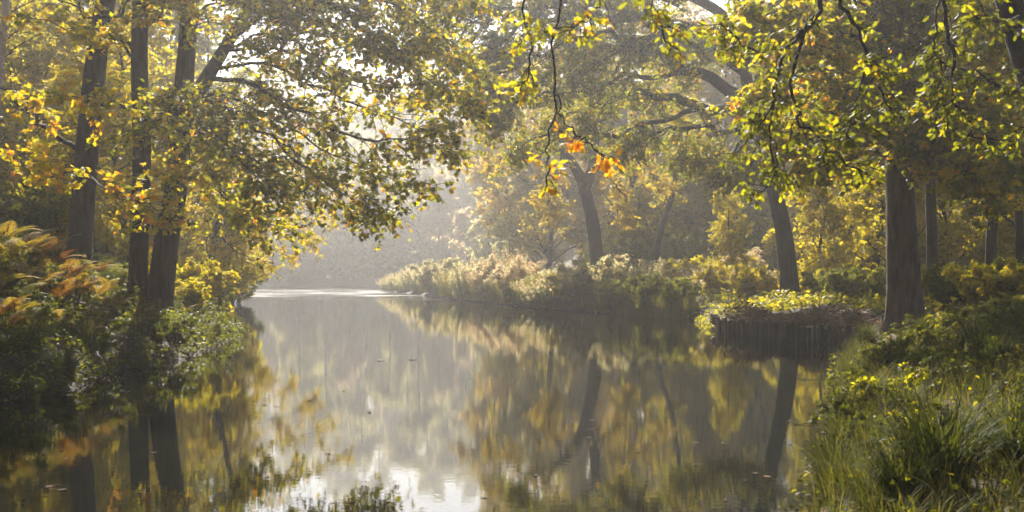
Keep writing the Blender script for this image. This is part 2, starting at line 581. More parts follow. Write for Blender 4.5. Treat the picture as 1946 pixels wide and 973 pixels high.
def trunk_mesh(name, path, r0, r1, mat, parent, sides=20, K=34, flare=0.35, origin=(0, 0, 0), wob=0.0):
    """a tapered trunk with root flare and uneven girth"""
    p = knotty(path, K, wob)
    s = np.linspace(0, 1, K)
    ht = np.linalg.norm(p - p[0], axis=1)
    rad = r0 + (r1 - r0) * s + r0 * flare * np.exp(-ht / 0.45)
    vt, fc = tubes(p[None], rad[None], sides)
    a = np.tile(np.arange(sides) / sides * 2 * np.pi, K)
    hh = np.repeat(ht, sides)
    bump = 0.05 * np.sin(3 * a + 1.1 + hh * 0.3) + 0.035 * np.sin(5 * a + hh * 0.7) + 0.12 * np.exp(-hh / 0.4) * np.sin(5 * a + 0.5) + 0.02 * rng.normal(size=len(a))
    c = np.repeat(p, sides, 0)
    vt = c + (vt - c) * (1 + bump)[:, None]
    return mesh_object(name, vt - np.asarray(origin), fc, mat, parent)


def foliage(limbs, lrad, n2, L2, n3, L3, nleaf, size, tone, shape, flat2=0.6, bias2=(0, 0, 0), curve2=(0, 0, -0.2), droop=0.3, up=1.4, ang2=(35, 75), tmin2=0.12, flat3=0.5, curve3=(0, 0, -0.3), wob=0.25, rk=0.5, tip3=0.0025, r2max=0.03):
    """limbs (N,K,3) -> (wood verts, faces), (leaf verts, faces, tone)"""
    ln = np.linalg.norm(np.diff(limbs, axis=1), axis=2).sum(1)
    p2, r2 = offshoots(limbs, lrad, np.maximum(1, (n2 * ln).astype(int)), tmin2, L2, ang2, flat2, bias2, curve2, 6, wob, 0.005, rk, rmax=r2max)
    p3, r3 = offshoots(p2, r2, n3, 0.12, L3, (30, 70), flat3, (0, 0, 0), curve3, 4, wob * 1.2, tip3, 0.6)
    tips, tr = offshoots(limbs, lrad, max(1, n3), 0.9, L3, (5, 50), flat3, (0, 0, 0), curve3, 4, wob, tip3, 0.5, rmax=0.01)
    tw = np.concatenate([p3, tips])
    wood = merge([tubes(p2, r2, 5), tubes(tw, np.concatenate([r3, tr]), 3)])
    return wood, leaf_set(tw, nleaf, size, tone, shape, droop, up)


def limb_set(pxpaths, radii, K=16, wob=0.05, pw=0.7):
    """pixel paths [(px,py,d),...] with start radii -> polys, radii"""
    ps = np.array([knotty([P(*q) for q in path], K, wob) for path in pxpaths])
    rs = np.array([r + (0.008 - r) * np.linspace(0, 1, K) ** pw for r in radii])
    return ps, rs


def add_branches(root, limbs, rads, mat, base):
    for p, r in zip(limbs, rads):
        vt, fc = tubes(p[None], r[None], 9)
        mesh_object('branch', vt - base, fc, mat, root)


def add_crown(root, base, sets, leafmat, twigmat=None):
    """sets of (wood, leaf) -> one twig mesh and one crown mesh"""
    wv, wf = merge([w for w, _ in sets])
    lv, lf = merge([(l[0], l[1]) for _, l in sets])
    tn = np.concatenate([l[2] for _, l in sets])
    if lf[0].shape[1] == 3:                              # twigs as triangles too, so the faces keep their order
        wf = [np.concatenate([f[:, :3] if f.shape[1] == 4 else f for f in wf] + [f[:, [0, 2, 3]] for f in wf if f.shape[1] == 4])]
    o = mesh_object('crown', np.concatenate([lv, wv]) - base, lf + [f + len(lv) for f in wf], leafmat, root, tone=np.concatenate([tn, np.zeros(len(wv))]))
    o.data.materials.append(twigmat or M_TWIG)
    nl, nw = sum(len(f) for f in lf), sum(len(f) for f in wf)
    o.data.polygons.foreach_set('material_index', np.concatenate([np.zeros(nl, np.int32), np.ones(nw, np.int32)]))
    o.data.update()


def upper_limbs(path, t0, n, L, r, lift=0.5):
    """limbs thrown out by the upper trunk"""
    p = resample(path, 20)[None]
    return offshoots(p, np.full((1, 20), r / 0.6), n, t0, L, (35, 70), 1.0, (0, 0, lift), (0, 0, -0.25), 12, 0.16, 0.02)


# --- the three big trunks on the left bank
def px_trunk(pts, d, base_xy=None):
    q = [P(x, y, d) for x, y in pts]
    q[0][2] = hz(q[0][0], q[0][1]) - 0.15
    return q


MAPLE_TONE = (0.12, 0.97, 1.3)
path = px_trunk([(146, 500), (158, 380), (172, 220), (186, 100), (204, -20), (222, -220), (235, -420)], 33)
b = path[0].copy()
t1 = empty('maple_tree', b, 'grey-brown trunk leaning slightly right, leftmost of the three big trunks above the bracken', 'tree', 'big trees on the near left bank')
trunk_mesh('trunk', path, 0.36, 0.24, M_BARK, t1, origin=b)
lp, lr = limb_set([[(150, 287, 33), (75, 232, 31), (0, 165, 29), (-90, 110, 28)], [(168, 270, 33), (120, 330, 30), (60, 320, 28), (5, 290, 26)],
                   [(190, 60, 33), (240, 10, 31), (300, -40, 30), (380, -60, 29)], [(165, 330, 33), (210, 370, 30), (270, 390, 28), (340, 400, 27)]], [0.085, 0.04, 0.07, 0.035])
add_branches(t1, lp, lr, M_TWIG, b)
ul, ur = upper_limbs(path, 0.66, 20, (3, 6), 0.07)
add_branches(t1, ul, ur, M_BARK, b)
add_crown(t1, b, [foliage(lp, lr, 2.6, (0.7, 1.6), 6, (0.3, 0.7), 5, (0.10, 0.16), (0.3, 1.0, 1.0), MAPLE, flat2=0.3),
                  foliage(ul, ur, 3.5, (0.8, 2.2), 6, (0.4, 0.9), 5, (0.13, 0.22), MAPLE_TONE, FLAKE)], M_MAPLE)

path = px_trunk([(262, 545), (266, 420), (270, 290), (266, 150), (268, 0), (275, -200), (280, -420)], 31.5)
b = path[0].copy()
t2 = empty('maple_tree', b, 'slim straight grey-brown trunk, middle one of the three big trunks on the left bank', 'tree', 'big trees on the near left bank')
trunk_mesh('trunk', path, 0.27, 0.2, M_BARK, t2, origin=b)
lp, lr = limb_set([[(262, 110, 31.5), (215, 60, 30), (150, 20, 29), (60, -30, 28)], [(262, 120, 31.5), (235, 85, 30), (205, 60, 29), (150, 55, 28), (20, 22, 26)],
                   [(270, 60, 31.5), (300, 30, 30), (320, -10, 29), (350, -60, 28)], [(272, 330, 31.5), (310, 335, 29), (350, 325, 28), (410, 330, 27)],
                   [(268, 240, 31.5), (230, 200, 29), (180, 190, 27.5), (110, 180, 26)]], [0.09, 0.05, 0.07, 0.035, 0.04])
add_branches(t2, lp, lr, M_TWIG, b)
ul, ur = upper_limbs(path, 0.68, 15, (3, 5.5), 0.06)
add_branches(t2, ul, ur, M_BARK, b)
add_crown(t2, b, [foliage(lp, lr, 2.6, (0.6, 1.5), 6, (0.3, 0.7), 5, (0.10, 0.16), (0.35, 1.0, 0.9), MAPLE, flat2=0.3),
                  foliage(ul, ur, 3.5, (0.8, 2.2), 6, (0.4, 0.9), 5, (0.13, 0.22), MAPLE_TONE, FLAKE)], M_MAPLE)

path = px_trunk([(300, 548), (318, 450), (336, 350), (345, 240), (354, 120), (364, -20), (380, -220), (395, -420)], 32.5)
b = path[0].copy()
t3 = empty('maple_tree', b, 'thickest dark forked trunk by the water with wide maple boughs reaching over the lake', 'tree', 'big trees on the near left bank')
trunk_mesh('trunk', path, 0.38, 0.18, M_BARK, t3, origin=b)
fork = [P(345, 250, 32.5), P(368, 190, 32), P(398, 140, 31.5), P(425, 95, 31), P(470, 20, 30.5), P(520, -80, 30), P(560, -250, 30)]
trunk_mesh('limb', fork, 0.24, 0.10, M_BARK, t3, origin=b, flare=0.0)
lp, lr = limb_set([
    [(425, 95, 31), (500, 30, 30), (640, 60, 29), (770, 120, 28), (905, 205, 27)],
    [(400, 135, 31.5), (500, 120, 30), (640, 185, 29), (760, 225, 28), (852, 290, 27.5)],
    [(370, 185, 32), (450, 190, 30), (560, 250, 29), (670, 310, 28), (792, 360, 27.5)],
    [(346, 240, 32.5), (430, 270, 30), (530, 330, 29), (640, 385, 28), (742, 428, 27.5)],
    [(470, 20, 30.5), (560, -60, 29), (680, -30, 28), (780, 40, 27), (860, 120, 26.5)],
    [(352, 150, 32.5), (330, 195, 29), (300, 235, 27), (230, 262, 25.5)],
    [(350, 200, 32.5), (400, 250, 29), (450, 300, 27), (520, 370, 25.5)],
    [(338, 330, 32.5), (400, 360, 31), (470, 400, 30), (540, 435, 29.5)],
    [(430, 85, 31), (520, 70, 28.5), (620, 120, 27), (740, 170, 26)],
    [(480, 10, 30.5), (600, 0, 28), (700, 60, 26.5), (800, 150, 26)],
    [(390, 150, 31.5), (480, 160, 29), (600, 230, 27), (720, 270, 26.5), (840, 250, 26)],
    [(375, 180, 32), (470, 230, 28.5), (580, 320, 27), (690, 390, 26.5)],
    [(500, -30, 30), (620, -90, 28), (780, -70, 27), (930, 20, 26)],
    [(440, 70, 31), (540, 10, 29), (660, 20, 27.5), (800, 90, 27)],
    [(470, 20, 30.5), (580, -30, 29.5), (720, 0, 28.5), (850, 70, 28), (930, 150, 27.5)],
    [(420, 100, 31), (540, 60, 30), (700, 80, 29), (830, 150, 28.5), (900, 215, 28)],
    [(480, 10, 30.5), (620, -60, 29), (760, -50, 28), (900, 0, 27.5)],
    [(420, 100, 31), (520, 90, 30), (640, 150, 30), (800, 200, 29.5)],
    [(360, 60, 32.5), (380, 20, 30), (450, -10, 28), (560, 10, 26.5)],
    [(352, 30, 32.5), (320, -30, 31), (260, -60, 30), (200, -40, 29)],
    [(348, 220, 32.5), (390, 300, 31), (430, 380, 30.5), (500, 410, 30)],
], [0.06, 0.06, 0.06, 0.06, 0.06, 0.06, 0.05, 0.04, 0.04, 0.10, 0.085, 0.07, 0.06, 0.08, 0.05, 0.04, 0.04, 0.06, 0.06, 0.06, 0.05])
add_branches(t3, lp, lr, M_TWIG, b)
ul, ur = upper_limbs(path, 0.70, 18, (3, 6), 0.06)
add_branches(t3, ul, ur, M_BARK, b)
add_crown(t3, b, [foliage(lp, lr, 4.4, (0.7, 2.2), 7, (0.35, 0.95), 6, (0.075, 0.14), MAPLE_TONE, MAPLE, flat2=0.3, curve2=(0.25, -0.05, -0.3), ang2=(25, 65)),
                  foliage(ul, ur, 3.5, (0.8, 2.2), 6, (0.4, 0.9), 5, (0.13, 0.22), MAPLE_TONE, FLAKE)], M_MAPLE)

# pale birch at the far left
path = px_trunk([(-30, 420), (-12, 250), (2, 110), (12, 0), (22, -150), (30, -300)], 37)
b = path[0].copy()
t4 = empty('birch_tree', b, 'pale pinkish birch stem cut by the upper left edge of the view', 'tree')
trunk_mesh('trunk', path, 0.15, 0.09, M_BIRCH, t4, origin=b, flare=0.2)
ul, ur = upper_limbs(path, 0.35, 14, (1.5, 3), 0.03)
add_branches(t4, ul, ur, M_TWIG, b)
add_crown(t4, b, [foliage(ul, ur, 4, (0.6, 1.4), 6, (0.3, 0.6), 7, (0.06, 0.1), (0.3, 0.9, 1), FLAKE)], M_LIGHT)

# --- the oak whose boughs reach over the lake from the right
OAK_TONE = (0.2, 0.93, 1.3)
path = px_trunk([(1502, 530), (1492, 460), (1478, 390), (1464, 325), (1448, 255), (1425, 180), (1410, 80), (1400, -60), (1395, -220)], 52)
b = path[0].copy()
o1 = empty('oak_tree', b, 'dark leaning oak behind the log revetment, long crooked boughs reaching left over the water', 'tree')
trunk_mesh('trunk', path, 0.42, 0.2, M_OAKBARK, o1, origin=b)
oak_boughs = 1.4
lp, lr = limb_set([
    [(1440, 200, 52), (1380, 165, 50), (1300, 135, 48.5), (1240, 97, 47), (1145, 93, 46), (1075, 130, 45)],
    [(1430, 215, 52), (1350, 207, 50), (1280, 186, 49), (1190, 183, 47.5), (1120, 215, 46.5), (1060, 215, 46)],
    [(1420, 140, 52), (1320, 60, 49), (1200, 30, 47), (1090, 40, 46), (1000, 25, 45), (880, -10, 44)],
    [(1415, 100, 52), (1340, 20, 49), (1240, -20, 47), (1100, -10, 45), (960, 60, 44), (900, 150, 43.5)],
    [(1300, 135, 48.5), (1220, 150, 47), (1110, 170, 45), (1000, 190, 44), (930, 240, 43.5)],
    [(1448, 250, 52), (1380, 250, 50), (1300, 240, 49), (1230, 260, 48), (1180, 300, 47.5)],
    [(1450, 240, 52), (1500, 200, 50), (1560, 190, 49), (1640, 210, 48)],
    [(1425, 180, 52), (1480, 110, 50), (1560, 80, 49), (1660, 90, 48)],
    [(1240, 97, 47), (1150, 60, 45), (1050, 90, 44), (960, 130, 43.5), (900, 220, 43)],
    [(1410, 80, 52), (1480, 0, 50), (1560, -30, 48), (1680, -10, 46)],
    [(1410, 60, 52), (1280, 70, 50), (1160, -10, 48), (1020, -20, 46), (850, 30, 44.5), (830, 90, 44)],
    [(1440, 215, 52), (1390, 290, 50.5), (1340, 300, 49.5), (1280, 300, 49)],
    [(1415, 110, 52), (1350, 100, 48), (1280, 60, 46), (1180, 90, 45), (1100, 150, 44)],
    [(1350, 207, 50), (1260, 220, 48), (1160, 250, 47), (1060, 250, 46.5), (960, 290, 46)],
    [(1090, 40, 46), (1000, 80, 45), (930, 110, 44), (880, 190, 43.5)],
    [(1200, 30, 47), (1080, -30, 46), (940, -30, 45), (800, -20, 44), (760, 60, 43.5)],
    [(1000, 25, 45), (930, 30, 44.5), (860, 80, 44), (830, 160, 43.5)],
    [(1145, 93, 46), (1060, 130, 45.5), (990, 160, 45), (920, 190, 44.5)],
    [(1430, 200, 52), (1460, 280, 49), (1420, 310, 48), (1370, 330, 47.5)],
    [(1440, 235, 52), (1500, 260, 50), (1560, 300, 49), (1600, 330, 48)],
], [oak_boughs * q for q in (0.22, 0.18, 0.2, 0.18, 0.09, 0.10, 0.12, 0.14, 0.08, 0.12, 0.15, 0.08, 0.1, 0.09, 0.08, 0.12, 0.06, 0.06, 0.07, 0.07)], wob=0.14, pw=1.3)
add_branches(o1, lp, lr, M_OAKBARK, b)
ul, ur = upper_limbs(path, 0.66, 11, (3.5, 7), 0.09)
add_branches(o1, ul, ur, M_OAKBARK, b)
add_crown(o1, b, [foliage(ul, ur, 3.5, (0.8, 2.2), 6, (0.4, 0.9), 7, (0.16, 0.26), OAK_TONE, FLAKE),
                  foliage(lp, lr, 5.4, (0.8, 2.4), 7, (0.4, 1.0), 10, (0.11, 0.18), OAK_TONE, OVATE, tmin2=0.3, flat2=0.8, curve2=(0, 0, -0.45), wob=0.4)], M_OAK)

# --- pale forked oak across the water, centre
path = px_trunk([(1140, 520), (1130, 450), (1119, 390), (1104, 338), (1078, 298), (1045, 272), (1005, 264)], 74)
b = path[0].copy()
o2 = empty('oak_tree', b, 'sunlit hazy oak with a forked trunk and golden leaves behind the bushes', 'tree')
trunk_mesh('trunk', path, 0.50, 0.2, M_BARK, o2, origin=b, flare=0.15)
trunk_mesh('limb', [P(1112, 355, 74), P(1128, 310, 74), P(1132, 260, 74), P(1150, 200, 74), P(1160, 120, 74)], 0.38, 0.2, M_BARK, o2, origin=b, flare=0.0)
lp, lr = limb_set([
    [(1045, 272, 74), (1005, 262, 73), (970, 285, 72), (935, 320, 71.5)], [(1060, 285, 74), (1030, 240, 73), (970, 220, 72), (915, 250, 71)],
    [(1075, 295, 74), (1050, 340, 72), (1040, 380, 71), (1060, 410, 70)], [(1135, 250, 74), (1080, 200, 73), (1010, 190, 72), (960, 200, 71)],
    [(1135, 240, 74), (1180, 200, 73), (1230, 190, 72), (1290, 230, 71)], [(1130, 290, 74), (1170, 290, 73), (1220, 310, 72), (1260, 350, 71)],
    [(1125, 320, 74), (1160, 340, 73), (1190, 380, 72), (1200, 430, 71)], [(1150, 200, 74), (1130, 140, 74), (1090, 110, 73), (1040, 120, 72)],
    [(1155, 160, 74), (1200, 110, 73), (1260, 110, 72), (1310, 150, 71)]], [0.16, 0.14, 0.1, 0.16, 0.16, 0.12, 0.1, 0.14, 0.14], wob=0.12, pw=1.2)
add_branches(o2, lp, lr, M_BARK, b)
add_crown(o2, b, [foliage(lp, lr, 3.6, (0.9, 2.8), 7, (0.5, 1.1), 9, (0.14, 0.24), (0.25, 0.85, 1.0), FLAKE, wob=0.4)], M_GOLD)

# --- big straight trunk on the right bank
path = px_trunk([(1719, 640), (1716, 540), (1713, 440), (1709, 340), (1706, 285), (1698, 180), (1690, 80), (1684, -60), (1680, -300)], 31)
b = path[0].copy()
r1 = empty('maple_tree', b, 'stout straight grey trunk at the end of the log revetment, right bank', 'tree')
trunk_mesh('trunk', path, 0.50, 0.17, M_LITBARK, r1, origin=b, flare=0.45)
trunk_mesh('limb', [P(1710, 330, 31), P(1720, 250, 31.3), P(1733, 150, 31.6), P(1738, 60, 31.8), P(1745, -120, 32)], 0.26, 0.15, M_BARK, r1, origin=b, flare=0.0)
lp, lr = limb_set([
    [(1700, 260, 31), (1640, 200, 29), (1560, 190, 27), (1470, 230, 26)], [(1695, 140, 31), (1620, 80, 29), (1540, 70, 27), (1450, 110, 26)],
    [(1740, 60, 31.8), (1800, 20, 30), (1870, 40, 29), (1950, 90, 28)], [(1735, 130, 31.6), (1790, 110, 30), (1860, 150, 28.5), (1950, 190, 27.5)],
    [(1722, 240, 31.3), (1780, 210, 30), (1850, 240, 28.5), (1940, 290, 27.5)], [(1712, 300, 31), (1650, 290, 29), (1590, 310, 27.5), (1530, 300, 26.5)],
    [(1690, 80, 31), (1640, 10, 30), (1580, -30, 28), (1480, -20, 27)], [(1715, 300, 31), (1770, 300, 29), (1830, 330, 28), (1900, 390, 27)],
    [(1698, 190, 31), (1660, 150, 28), (1620, 160, 26), (1560, 250, 24.5)], [(1738, 80, 31.8), (1760, 100, 28), (1760, 180, 26), (1740, 260, 25)],
    [(1733, 160, 31.6), (1840, 60, 30), (1920, 0, 28), (2010, 0, 27)],
    [(1705, 285, 31), (1640, 240, 27), (1560, 250, 24.5), (1490, 300, 23)], [(1733, 170, 31.6), (1800, 180, 27), (1870, 250, 24), (1930, 330, 22.5)],
    [(1692, 100, 31), (1600, 60, 27), (1500, 20, 24.5), (1400, 60, 23)], [(1720, 250, 31.3), (1760, 260, 27), (1800, 300, 24.5), (1850, 330, 23)],
    [(1695, 150, 31), (1600, 130, 28), (1510, 150, 26), (1420, 200, 25)], [(1738, 60, 31.8), (1830, -20, 28), (1900, 60, 25), (1960, 160, 24)]],
    [0.08, 0.08, 0.08, 0.07, 0.06, 0.05, 0.08, 0.05, 0.05, 0.05, 0.07, 0.05, 0.05, 0.06, 0.04, 0.05, 0.05])
add_branches(r1, lp, lr, M_TWIG, b)
ul, ur = upper_limbs(path, 0.5, 18, (3, 6), 0.07)
add_branches(r1, ul, ur, M_BARK, b)
add_crown(r1, b, [foliage(ul, ur, 4, (0.8, 2.0), 6, (0.4, 0.8), 7, (0.16, 0.26), (0.05, 0.88, 1.5), FLAKE),
                  foliage(lp, lr, 4.8, (0.7, 1.8), 7, (0.3, 0.75), 7, (0.10, 0.16), (0.1, 0.95, 1.3), MAPLE, flat2=0.4)], M_MAPLE)

# --- slim trunks deeper in the wood on the right
for pts, d, ra, rb, lab in (
    ([(1772, 535), (1770, 430), (1768, 330), (1772, 200), (1778, 40), (1785, -120)], 44, 0.23, 0.15, 'slim dark trunk just right of the stout right-bank trunk'),
    ([(1880, 560), (1884, 450), (1893, 350), (1912, 220), (1925, 60), (1935, -100)], 42, 0.22, 0.14, 'slim dark trunk leaning right among yellow ferns near the right edge'),
    ([(1655, 560), (1672, 430), (1676, 330), (1660, 200), (1650, 60), (1645, -100)], 58, 0.22, 0.14, 'thin distant trunk left of the stout right-bank trunk'),
    ([(1940, 590), (1938, 450), (1930, 330), (1920, 200)], 36, 0.16, 0.1, 'thin bare trunk at the right edge of the view'),
    ([(1237, 520), (1255, 440), (1275, 380), (1288, 300), (1300, 200)], 78, 0.24, 0.12, 'dark hazy trunk leaning right, behind the bushes between the two oaks'),
):
    path = px_trunk(pts, d)
    b = path[0].copy()
    e = empty('woodland_tree', b, lab, 'tree')
    trunk_mesh('trunk', path, ra, rb, M_BARK, e, origin=b, sides=12, flare=0.25)
    ul, ur = upper_limbs(path, 0.35, 12, (1.8, 3.6), 0.05, lift=0.2)
    add_branches(e, ul, ur, M_TWIG, b)
    add_crown(e, b, [foliage(ul, ur, 3, (0.8, 1.8), 6, (0.4, 0.9), 8, (0.12, 0.2), (0.2, 0.9, 1.1), FLAKE)], M_MAPLE)

# --- near oak leaning in at the top right, its twigs hanging in front of the lake
path = [P(2085, 700, 15.0), P(2050, 500, 15.3), P(2005, 300, 15.6), P(1945, 100, 16), P(1900, -60, 16), P(1860, -240, 15.5), P(1830, -420, 15), P(1810, -680, 15), P(1800, -1000, 15.5)]
path[0][2] = hz(path[0][0], path[0][1]) - 0.15
b = path[0].copy()
n1 = empty('oak_tree', b, 'near oak leaning in at the upper right corner, dark crooked twigs hanging before the lake', 'tree')
trunk_mesh('trunk', path, 0.22, 0.14, M_OAKBARK, n1, origin=b)
bough = [[(1870, -200, 15.5), (1750, -190, 13.5), (1600, -150, 12), (1400, -150, 11.2), (1200, -130, 11), (1040, -90, 11)],
         [(1885, -120, 16), (1830, -90, 14.5), (1790, -60, 13.5), (1740, -60, 12.5)],
         [(1945, 45, 16), (1920, 36, 15), (1880, 42, 14), (1850, 30, 13.4)]]
bl, br = limb_set(bough, [0.10, 0.06, 0.05], wob=0.03)
add_branches(n1, bl, br, M_OAKBARK, b)
hang = [
    [(1585, -150, 12), (1563, 0, 11.8), (1547, 33, 11.7), (1506, 82, 11.6), (1477, 136, 11.5), (1467, 193, 11.5), (1452, 230, 11.5), (1420, 270, 11.5)],
    [(1547, 33, 11.7), (1530, 62, 11.6), (1502, 152, 11.5), (1514, 197, 11.5), (1522, 235, 11.4), (1563, 263, 11.4), (1588, 296, 11.3), (1658, 337, 11.2)],
    [(1600, -150, 12), (1596, 0, 11.8), (1629, 53, 11.7), (1650, 107, 11.6), (1670, 144, 11.6), (1676, 185, 11.6), (1711, 230, 11.5)],
    [(1790, -60, 13.5), (1794, 0, 13.2), (1800, 62, 13), (1814, 119, 12.9), (1808, 189, 12.8), (1839, 230, 12.7), (1856, 263, 12.6), (1930, 273, 12.4)],
    [(1790, -40, 13.4), (1777, 62, 13), (1785, 123, 13), (1790, 180, 12.9), (1775, 240, 12.9)],
    [(1070, -100, 11), (1063, 0, 11), (1057, 123, 11), (1055, 206, 11), (1042, 263, 11), (1042, 296, 11), (1036, 325, 11), (1038, 362, 11)],
    [(1540, 40, 11.7), (1490, 88, 11.4), (1430, 90, 11.2), (1382, 60, 11), (1376, 45, 11)],
    [(1650, 107, 11.6), (1640, 150, 11.4), (1620, 220, 11.3), (1608, 265, 11.2)],
    [(1467, 193, 11.5), (1462, 260, 11.4), (1470, 330, 11.4), (1440, 380, 11.4)],
    [(1820, 130, 12.9), (1860, 140, 12.6), (1900, 165, 12.4), (1935, 175, 12.2)],
    [(1220, -130, 11), (1235, -20, 10.9), (1245, 40, 10.8), (1275, 85, 10.7)],
    [(1000, -90, 11), (995, 30, 10.8), (1010, 100, 10.7), (990, 170, 10.6)],
    [(1055, 180, 11), (1075, 240, 10.9), (1110, 262, 10.8), (1150, 295, 10.8)],
    [(1160, -120, 11), (1140, -10, 10.9), (1105, 40, 10.8), (1030, 60, 10.6)],
]
hp, hr = limb_set(hang, [0.038, 0.026, 0.03, 0.034, 0.016, 0.013, 0.016, 0.014, 0.012, 0.012, 0.010, 0.010, 0.008, 0.010], K=22, wob=0.018)
hr = np.maximum(hr, 0.005)
add_branches(n1, hp, hr, M_TWIG, b)
ul, ur = upper_limbs(path, 0.62, 26, (2.5, 5), 0.05)
add_branches(n1, ul, ur, M_OAKBARK, b)
ls = [foliage(ul, ur, 4.5, (0.7, 1.8), 6, (0.3, 0.7), 7, (0.12, 0.2), (0.1, 0.75, 1.2), FLAKE),
      foliage(hp[[0, 1, 2, 3, 4, 6, 7, 8, 9]], hr[[0, 1, 2, 3, 4, 6, 7, 8, 9]], 7.0, (0.25, 0.75), 4, (0.12, 0.3), 5, (0.048, 0.09), (0.1, 0.80, 1.2), OAK, wob=0.45, up=0.9, tmin2=0.3, r2max=0.008, tip3=0.0016),
      foliage(hp[[10, 11, 13]], hr[[10, 11, 13]], 6, (0.2, 0.5), 4, (0.1, 0.25), 4, (0.055, 0.10), (0.35, 0.85, 1.0), OAK, wob=0.4, up=0.9, tmin2=0.3, r2max=0.006, tip3=0.0015),
      foliage(hp[[12]], hr[[12]], 7, (0.1, 0.3), 3, (0.06, 0.16), 3, (0.06, 0.10), (0.72, 0.93, 0.9), OAK, wob=0.4, up=0.7, tmin2=0.3, r2max=0.004, tip3=0.0015),
      foliage(hp[[5]], hr[[5]], 2.2, (0.1, 0.3), 3, (0.06, 0.16), 3, (0.06, 0.10), (0.4, 1.0, 0.8), OAK, wob=0.4, up=0.7, tmin2=0.55, r2max=0.004, tip3=0.0015),
      foliage(bl, br, 2.2, (0.6, 1.3), 5, (0.2, 0.5), 5, (0.08, 0.12), (0.1, 0.75, 1.2), OAK, up=0.9)]
add_crown(n1, b, ls, M_OAK)


# ------------------------------------------------------------------ woods behind: a few kinds, each copied tree by tree
def wild_tree(name, h, crown_r, bare, n_limb, n2, leaf, nleaf, tone, mat, bark, label, shape=FLAKE, r0=0.3, lift=0.45, n3=6, L3=(0.5, 1.1)):
    e = empty(name, (0, 0, -500), label, 'tree')
    top = np.array([rng.normal() * 0.6, rng.normal() * 0.6, h * 0.96])
    path = [np.array([0, 0, -0.3]), top * 0.3 + rng.normal(size=3) * 0.15, top * 0.65 + rng.normal(size=3) * 0.25, top]
    trunk_mesh('trunk', path, r0, r0 * 0.15, bark, e, sides=9, K=20, flare=0.3)
    p = resample(path, 24)[None]
    lp, lr = offshoots(p, np.linspace(r0, 0.05, 24)[None], n_limb, bare, (crown_r * 0.75, crown_r * 1.25), (45, 80), 1.0, (0, 0, lift), (0, 0, -0.3), 10, 0.14, 0.02, 0.35)
    vt, fc = tubes(lp, lr, 5)
    wood, lf = foliage(lp, lr, n2, (crown_r * 0.22, crown_r * 0.5), n3, L3, nleaf, leaf, tone, shape, tmin2=0.2, wob=0.35, tip3=0.006)
    wv, wf = merge([(vt, fc), wood])
    mesh_object('limb', wv, wf, M_TWIG, e)
    mesh_object('crown', lf[0], lf[1], mat, e, tone=lf[2])
    return e


def bush(name, w, h, stems, leaf, nleaf, tone, mat, label, cat='bush', shape=FLAKE, n2=6, n3=4, up=0.9, spread=(20, 60)):
    e = empty(name, (0, 0, -500), label, cat)
    a = rng.uniform(0, 2 * np.pi, stems)
    r = w * 0.28 * np.sqrt(rng.random(stems))
    o = np.column_stack([np.cos(a) * r, np.sin(a) * r, np.full(stems, -0.1)])
    tl = np.radians(rng.uniform(0, spread[1] - 15, stems))
    d = np.column_stack([np.cos(a) * np.sin(tl), np.sin(a) * np.sin(tl), np.cos(tl)])
    L = np.minimum(h * rng.uniform(0.6, 1.05, stems), 0.5 * w / np.maximum(np.sin(tl), 0.2) * 1.1)
    K = 8
    st = unit(d[:, None, :] + np.array([0, 0, -0.35]) * np.linspace(0, 1, K - 1)[None, :, None] ** 2 + 0.12 * rng.normal(size=(stems, K - 1, 3))) * (L / (K - 1))[:, None, None]
    lp = np.concatenate([o[:, None], o[:, None] + np.cumsum(st, 1)], 1)
    lr = np.linspace(0.03, 0.006, K)[None] * np.ones((stems, 1)) * (0.4 + 0.2 * h)
    wood, lf = foliage(lp, lr, n2, (0.16 * h, 0.4 * h), n3, (0.08 * h, 0.2 * h), nleaf, leaf, tone, shape, up=up, ang2=(25, 65), tmin2=0.1, wob=0.3, flat2=1.0, bias2=(0, 0, 0.2))
    wv, wf = merge([tubes(lp, lr, 5), wood])
    mesh_object('stem', wv, wf, M_TWIG, e)
    mesh_object('foliage', lf[0], lf[1], mat, e, tone=lf[2])
    return e


used = set()


def place(proto, x, y, label, s=1.0, sz=1.0, group=None, dz=0.0, rz=None):
    rz = rng.uniform(0, 6.28) if rz is None else rz
    loc = (x, y, hz(x, y) + dz)
    if proto.name not in used:
        used.add(proto.name)
        proto.location = loc
        proto.rotation_euler = (0, 0, rz)
        proto.scale = (s, s, s * sz)
        proto['label'] = label
        if group:
            proto['group'] = group
        return proto
    return copy_tree(proto, loc, rz, (s, s, s * sz), label, group)


def at(px, d):
    return (px - CX) / F * d, d


K_GREEN = wild_tree('woodland_tree', 21, 4.6, 0.15, 36, 2.6, (0.20, 0.34), 8, (0.1, 0.85, 1.2), M_MAPLE, M_BARK, 'x')
K_YELLOW = wild_tree('woodland_tree', 12, 3.6, 0.08, 32, 3.2, (0.14, 0.25), 8, (0.25, 0.95, 1.0), M_LIGHT, M_BARK, 'x', r0=0.16)
K_GOLD = wild_tree('woodland_tree', 16, 4.0, 0.12, 32, 2.6, (0.20, 0.32), 8, (0.2, 0.9, 1.0), M_GOLD, M_BARK, 'x', r0=0.24)
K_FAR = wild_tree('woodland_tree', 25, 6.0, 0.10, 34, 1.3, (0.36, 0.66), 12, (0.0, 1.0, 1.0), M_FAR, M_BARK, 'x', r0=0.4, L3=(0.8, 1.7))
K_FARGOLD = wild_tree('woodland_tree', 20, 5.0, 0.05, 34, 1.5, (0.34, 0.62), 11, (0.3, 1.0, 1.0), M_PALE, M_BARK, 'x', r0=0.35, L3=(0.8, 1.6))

G_L, G_R, G_F = 'trees in the wood behind the left bank', 'trees in the wood behind the right bank', 'hazy trees beyond the far end of the lake'
